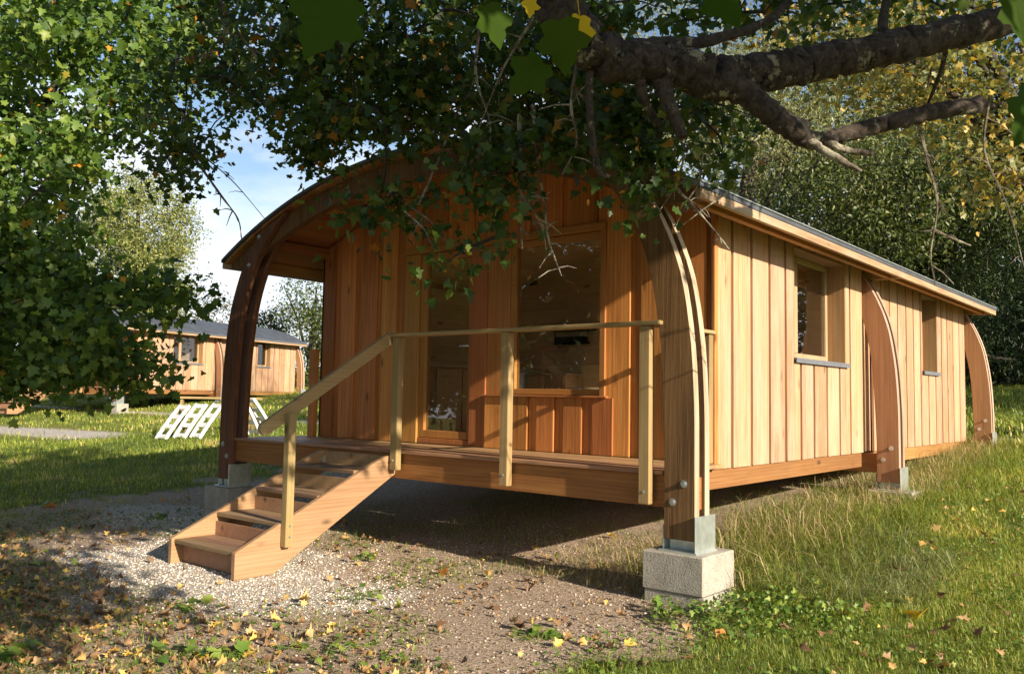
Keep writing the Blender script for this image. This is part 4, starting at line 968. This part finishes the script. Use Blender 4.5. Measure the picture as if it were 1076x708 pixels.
wood_spec = [(700, 36, 120, 'mid green woodland tree partly seen above the roof ridge'), (800, 34, 90, 'woodland tree standing deep behind the willow'), (880, 37, 60, 'woodland tree with dark crown above the roof slope'), (960, 33, 40, 'tall dark woodland tree behind the evergreen branches'),
             (1030, 38, 40, 'shadowy woodland tree right behind the rear arch'), (1100, 32, 60, 'woodland tree at the right edge with crown cut by the picture'), (1180, 36, 60, 'woodland tree just beyond the right edge of the lawn')]
for k, (u, d, v0, lab) in enumerate(wood_spec):
    tree('woodland_tree', lab, foot(u, d), [el(u, v0+60, d, 75, 110), el(u-30, v0+190, d, 70, 90), el(u+40, v0+200, d-1, 65, 90), el(u, v0+290, d-.5, 75, 60)], M['dark'] if k % 3 else M['midgreen'], 300, 42, .26, .55, .3, 40+k, group='woodland trees on the rise behind the cabin', shell=.6)
tree('woodland_tree', 'low dark thicket tree closing the view under the evergreen', foot(1060, 27), [el(1040, 345, 27, 70, 50), el(1110, 350, 27, 70, 60), el(980, 350, 28, 60, 50)], M['dark'], 300, 46, .18, .4, .25, 60, group='woodland trees on the rise behind the cabin', shell=.5)

# trees beyond the left of the view: they are what the porch windows mirror
for k, (x, y, h) in enumerate(((-9, -14, 9), (-13, -17, 11), (-17, -15, 10), (-20, -20, 12), (-6.5, -17, 10), (-14, -23, 13), (-24, -14, 10))):
    tree('garden_tree', ['tall', 'wide', 'round', 'slender', 'dense', 'old', 'far'][k]+' garden tree outside the view, mirrored in the porch windows', (x, y), [((x, y, h*.62), (2.6, 2.6, h*.38)), ((x+1, y-1, h*.4), (2.4, 2.4, h*.3)), ((x-1, y+.6, h*.3), (2.2, 2.2, h*.25))], M['midgreen'], 200, 42, .28, .5, .25, 80+k, group='garden trees mirrored in the windows', nlimb=3)
# tall unseen trees added on the right to shade the wood behind
for k, (x, y, h) in enumerate(((14, 17, 13), (17, 21, 14), (13, 24, 14), (18, 27, 15), (12, 31, 14))):
    tree('shade_tree', ['first', 'second', 'third', 'fourth', 'fifth'][k]+' tall unseen tree added outside the right edge to shade the wood', (x, y), [((x, y, h*.66), (3, 3, h*.34)), ((x+1, y-1, h*.4), (2.8, 2.8, h*.3)), ((x-1, y+1, h*.3), (2.6, 2.6, h*.25))], M['midgreen'], 220, 34, .34, .55, .3, 180+k, group='tall trees added at the right for shade', nlimb=3)
# ------------------------------------------------------------------ grass
def blades(name, x, y, h, w, lean, mat, rnd, rng, label=None, zoff=0.0):
    n = len(x); z = gz(x, y)-.005+zoff; t = rng.random(n)*2*PI; d = np.stack([np.cos(t), np.sin(t), np.zeros(n)], 1); s = np.stack([-np.sin(t), np.cos(t), np.zeros(n)], 1)
    s = s*np.cos(rng.random(n)*PI)[:, None]+d*.3
    b = np.stack([x, y, z], 1); up = np.array([0, 0, 1.0])
    mid = b+up*(h*.55)[:, None]+d*(h*lean*.3)[:, None]; tip = b+up*(h*(1-.35*lean))[:, None]+d*(h*lean)[:, None]
    W_ = (w/2)[:, None]
    V = np.stack([b-s*W_, b+s*W_, mid+s*W_*.8, mid-s*W_*.8, tip], 1).reshape(-1, 3)
    base = (np.arange(n)*5)[:, None]
    lo = np.concatenate([base+np.array([[0, 1, 2, 3]]), base+np.array([[3, 2, 4]])], 1).reshape(-1)
    sizes = np.tile([4, 3], n)
    o = np_mesh(name, V, lo, sizes, mat, None, np.repeat(rnd, 2)); tag(o, kind='stuff'); return o
rg = np.random.default_rng(77)
def scatter(x0, x1, y0, y1, n, dens, rng):
    x = rng.uniform(x0, x1, n); y = rng.uniform(y0, y1, n); k = rng.random(n) < dens(x, y); return x[k], y[k]
patch = lambda x, y: fbm(x*.9+50, y*.9+20)
parts = []
for (x0, x1, y0, y1, n, hs, ws) in ((-.2, 3.4, -3.4, 2.2, 115000, .062, .0045), (.0, 4.0, 2.2, 8, 45000, .085, .008), (-5, 9, 8.6, 34, 46000, .14, .028), (-18, -6.5, -4.5, 9, 60000, .085, .014), (-34, -12, 0, 24, 34000, .12, .03), (-4.6, .4, -5.2, -2.9, 9000, .06, .006), (3.4, 9, -6, 8, 26000, .08, .012)):
    x, y = scatter(x0, x1, y0, y1, n, grassiness, rg); parts.append((x, y, np.full(len(x), hs), np.full(len(x), ws)))
x, y, hs, ws = (np.concatenate(q) for q in zip(*parts))
pn = patch(x, y)
hh = hs*rg.uniform(.5, 1.35, len(x))*(.55+.9*pn)
dryp = smoothstep(.55, .68, fbm(x*.8+5, y*.8+91))
rnd = np.clip(.30+.35*dryp+.9*(pn-.45)+rg.normal(size=len(x))*.17 + .10*(rg.random(len(x)) < .12)*4, 0, .999)
blades('grass', x, y, hh, ws*rg.uniform(.7, 1.3, len(x)), rg.uniform(.2, .9, len(x)), M['grass'], rnd, rg)
# long dry grass lying along the right side of the cabin
wdens = lambda x, y: smoothstep(1.05, .25, np.abs(x-.35)+.5*(fbm(x*2, y*2)-.45))*np.where(y < 3.2, 1, .8)
x, y = scatter(-.55, 1.2, -.55, 9.2, 30000, wdens, rg)
blades('tall_grass', x, y, np.where(y > 2.6, .6, 1)*rg.uniform(.12, .42, len(x))*(.6+.6*fbm(x*1.5, y*1.5)), rg.uniform(.004, .008, len(x)), rg.uniform(.5, 1.5, len(x)), M['grass'], np.clip(rg.normal(.35, .25, len(x)), 0, 1), rg)
x, y = scatter(-.75, .9, -.75, 9.3, 9500, lambda x, y: smoothstep(.8, .2, np.abs(x-.1)+.5*(fbm(x*2+7, y*2)-.45)), rg)
blades('dry_grass', x, y, np.where(y > 2.6, .7, 1)*rg.uniform(.14, .62, len(x))*(.55+.6*fbm(x*1.5, y*1.5)), rg.uniform(.003, .006, len(x)), rg.uniform(.4, 1.5, len(x)), M['straw'], rg.random(len(x)), rg)
# straw under the porch edge
x, y = scatter(-2.1, .1, -1.0, .6, 5000, lambda x, y: smoothstep(-2.0, -.2, x)*.9, rg)
blades('straw_litter', x, y, rg.uniform(.04, .14, len(x)), rg.uniform(.004, .007, len(x)), rg.uniform(1.0, 2.2, len(x)), M['straw'], rg.random(len(x)), rg)

# grass tufts creeping over the bare soil
def tufts(x, y): return smoothstep(.52, .66, fbm(x*1.1+70, y*1.1+4)+.25*smoothstep(-2.4, -4.4, y)+.22*smoothstep(-4.5, -7, x))*(1-.9*graveliness(x, y))
x, y = scatter(-9, .9, -5.2, -.6, 26000, tufts, rg)
blades('sparse_grass', x, y, rg.uniform(.02, .075, len(x)), rg.uniform(.003, .006, len(x)), rg.uniform(.4, 1.3, len(x)), M['grass'], np.clip(rg.normal(.5, .28, len(x)), 0, 1), rg)
x, y = scatter(-4.8, .2, -1.0, 6.5, 26000, lambda x, y: smoothstep(.36, .55, fbm(x*1.4+7, y*1.4+44)), rg)
blades('shade_grass', x, y, rg.uniform(.03, .12, len(x)), rg.uniform(.003, .007, len(x)), rg.uniform(.4, 1.3, len(x)), M['grass'], np.clip(rg.normal(.25, .2, len(x)), 0, 1), rg)
# clover and small broad leaves between the blades
cdens = lambda x, y: smoothstep(.40, .58, fbm(x*1.3+13, y*1.3+3)+.22*smoothstep(1.5, .5, x)*smoothstep(.6, -.6, y))*smoothstep(.1, .5, x)
x, y = scatter(.1, 3.3, -3.2, 3.5, 11000, cdens, rg)
P = np.stack([x, y, gz(x, y)+rg.uniform(.01, .06, len(x))+.05*smoothstep(1.4, .6, x)*rg.random(len(x))], 1)
tag(leaves('clover', P, rg.uniform(.012, .032, len(x)), MAPLE, M['weed'], None, up=.6, fold=.4, rng=rg), kind='stuff')
x, y = scatter(-7.5, .3, -5.0, -1.0, 9000, lambda x, y: tufts(x, y)*.8, rg)
P = np.stack([x, y, gz(x, y)+rg.uniform(.006, .03, len(x))], 1)
tag(leaves('ground_ivy', P, rg.uniform(.012, .04, len(x)), MAPLE, M['weed'], None, up=.7, fold=.4, rng=rg), kind='stuff')
# lush low weeds round the near footing and lodged grey-green grass beside it
ldn = lambda x, y: smoothstep(.75, .25, np.sqrt(((x-.80)/1.0)**2+((y+.75)/1.3)**2)+.8*(fbm(x*2.2+3, y*2.2+9)-.47))*((x > .52) | ((y < -1.16) & (x > .1)))
x, y = scatter(-.15, 1.8, -2.0, .7, 5200, ldn, rg)
P = np.stack([x, y, gz(x, y)+.01+np.where(x > .5, .16, .06)*rg.random(len(x))**1.3*fbm(x*2, y*2)*1.6], 1)
tag(leaves('broad_weeds', P, rg.uniform(.018, .045, len(x)), MAPLE, M['weed'], None, up=.5, fold=.4, rng=rg), kind='stuff')
x, y = scatter(.45, 1.6, -.5, 2.4, 4200, lambda x, y: smoothstep(.44, .56, fbm(x*1.2+21, y*1.2+61)+.12*smoothstep(1.5, .7, x)), rg)
blades('lodged_grass', x, y, rg.uniform(.10, .28, len(x)), rg.uniform(.004, .008, len(x)), rg.uniform(1.2, 2.0, len(x)), M['lodged'], rg.random(len(x)), rg)
# ------------------------------------------------------------------ leaf litter, gravel, weeds
def ldens(x, y): return np.clip(.9*smoothstep(-2.6, -4.4, y+.8*(fbm(x, y)-.5)*2)+.13+.5*(fbm(x*2+9, y*2)-.5), .03, 1)*(1-.93*graveliness(x, y))*np.where(x > .5, .16, 1)
x, y = scatter(-7.5, 2.6, -5.2, -.2, 26000, ldens, rg)
P = np.stack([x, y, gz(x, y)+.008+.02*rg.random(len(x))], 1)
tag(leaves('fallen_leaves', P, .012+.055*rg.random(len(x))**3, MAPLE, M['litter'], None, flat=.6, fold=.9, rng=rg), kind='stuff')
x, y = scatter(.4, 3.2, -2.6, 5, 420, lambda x, y: np.ones_like(x), rg)
P = np.stack([x, y, gz(x, y)+.03+.03*rg.random(len(x))], 1)
tag(leaves('scattered_leaves', P, .03+.05*rg.random(len(x))**2, MAPLE, M['litter'], None, flat=.5, fold=.5, rng=rg), kind='stuff')
# little stones
def stones(name, x, y, s, mat, rng):
    n = len(x); z = gz(x, y)
    O = np.array([(1,0,0),(-1,0,0),(0,1,0),(0,-1,0),(0,0,1),(0,0,-1)], float); F = np.array([(0,2,4),(2,1,4),(1,3,4),(3,0,4),(2,0,5),(1,2,5),(3,1,5),(0,3,5)])
    t = rng.random(n)*2*PI; c, sn = np.cos(t), np.sin(t); sc = s[:, None]*rng.uniform(.6, 1.3, (n, 3))*np.array([1, 1, .65])
    V = O[None]*sc[:, None, :]*rng.uniform(.75, 1.2, (n, 6, 1)); X = V[..., 0]*c[:, None]-V[..., 1]*sn[:, None]; Y = V[..., 0]*sn[:, None]+V[..., 1]*c[:, None]
    V = np.stack([X+x[:, None], Y+y[:, None], V[..., 2]+(z+s*.15)[:, None]], -1)
    lo = ((np.arange(n)*6)[:, None, None]+F[None]).reshape(-1)
    return tag(np_mesh(name, V.reshape(-1, 3), lo, [3]*(8*n), mat, None, np.repeat(rng.random(n), 8)), kind='stuff')
M['stone'] = leaf_mat('stone', [(0, (0.324, 0.2754, 0.2106)), (0.5, (0.6804, 0.6156, 0.5022)), (1, (0.8, 0.8, 0.8))], trans=0, rough=.9, spec=.1)
M['clod'] = leaf_mat('clod', [(0, (0.1458, 0.1094, 0.0802)), (0.6, (0.3499, 0.277, 0.2114)), (1, (0.576, 0.5249, 0.4229))], trans=0, rough=.95, spec=.1)
x, y = scatter(-6.8, .2, -4.2, .3, 60000, graveliness, rg); stones('gravel', x, y, .003+.010*rg.random(len(x))**2, M['stone'], rg)
x, y = scatter(-6.5, .9, -4.9, .8, 22000, lambda x, y: 1-grassiness(x, y)*.9, rg); stones('soil_clods', x, y, .003+.012*rg.random(len(x))**2, M['clod'], rg)

def weed(u, v, label, n=14, r=.11, leaf=.06, h=.07, seed=0):
    d = at(u, v, 1)-CAM; t = 3.0
    for _ in range(60):
        p = CAM+d*t; t = max(.5, min(60, t+(p[2]-GZ(p[0], p[1]))/(abs(d[2])+.03)*.6))
    p = CAM+d*t; g = GZ(p[0], p[1]); rg = np.random.default_rng(seed)
    o = empty('weed_plant', (p[0], p[1], g), label, 'plant', 'small weeds on the bare ground')
    q = rg.normal(size=(n, 2))*r*.6; P = np.stack([p[0]+q[:, 0], p[1]+q[:, 1], g+h*rg.uniform(.25, 1, n)], 1)
    m = MB()
    for s in P: m.tube([(p[0]+.2*(s[0]-p[0]), p[1]+.2*(s[1]-p[1]), g-.01), ((p[0]+s[0])/2, (p[1]+s[1])/2, (g+s[2])/2+.015), tuple(s)], [.0022, .002, .0015], 3)
    m.build('stem', M['weed'], o); leaves('foliage', P, rg.uniform(leaf*.6, leaf*1.3, n), MAPLE, M['weed'], o, up=.6, rng=rg)
for k, (u, v, n, r, lf, lab) in enumerate(((385, 588, 16, .10, .05, 'small leafy weed on the pale gravel right of the stairs'), (565, 672, 18, .13, .06, 'leafy weed casting a shadow on the bare soil in front'), (375, 630, 18, .14, .045, 'dark low weed between gravel and bare soil'),
        (200, 640, 10, .11, .08, 'green weed among fallen leaves left of the stairs foot'), (14, 690, 12, .14, .10, 'broad leafed weed in the lower left corner'), (190, 690, 12, .12, .09, 'bright weed near the bottom edge among fallen leaves'),
        (165, 545, 14, .16, .06, 'weed tuft on the gravel left of the stairs'), (62, 530, 9, .18, .09, 'young seedling in the shade at the far left'), (340, 690, 22, .2, .05, 'weed patch at the bottom edge below the gravel'),
        (240, 690, 12, .12, .08, 'weed with pale leaves near the bottom left'), (780, 590, 40, .2, .05, 'lush nettle clump right beside the near concrete block'), (800, 640, 34, .22, .05, 'low clover clump in front of the near concrete block'), (700, 650, 26, .16, .05, 'weed growing against the near concrete block base'))):
    weed(u, v, lab, n, r, lf, .06 if k < 10 else .13, 100+k)

def single_leaf(u, v, size, mat, label, lift=.02, seed=0):
    d = at(u, v, 1)-CAM; t = 3.0
    for _ in range(60):
        p = CAM+d*t; t = max(.5, min(60, t+(p[2]-GZ(p[0], p[1])-lift)/(abs(d[2])+.03)*.6))
    p = CAM+d*t; rg = np.random.default_rng(seed)
    ob = leaves('fallen_leaf', np.zeros((1, 3)), size, MAPLE_BIG, M[mat], None, flat=.35, fold=.45, rng=rg); ob.location = p; tag(ob, label, 'leaf', 'single bright fallen leaves')
single_leaf(968, 644, .15, 'yellowleaf', 'large bright yellow maple leaf lying on the right lawn', .07, 1)
single_leaf(205, 690, .10, 'yellowleaf', 'yellow leaf among weeds near the bottom left edge', .03, 2)
single_leaf(470, 603, .08, 'orangeleaf', 'orange curled leaf on the pale ground in the middle', .015, 3)
single_leaf(763, 665, .09, 'orangeleaf', 'orange leaf in the grass just below the near block', .04, 4)
single_leaf(57, 534, .13, 'orangeleaf', 'orange yellow leaf on the shaded ground at far left', .03, 5)
single_leaf(640, 562, .08, 'yellowleaf', 'yellow leaf on the straw left of the near leg', .04, 6)
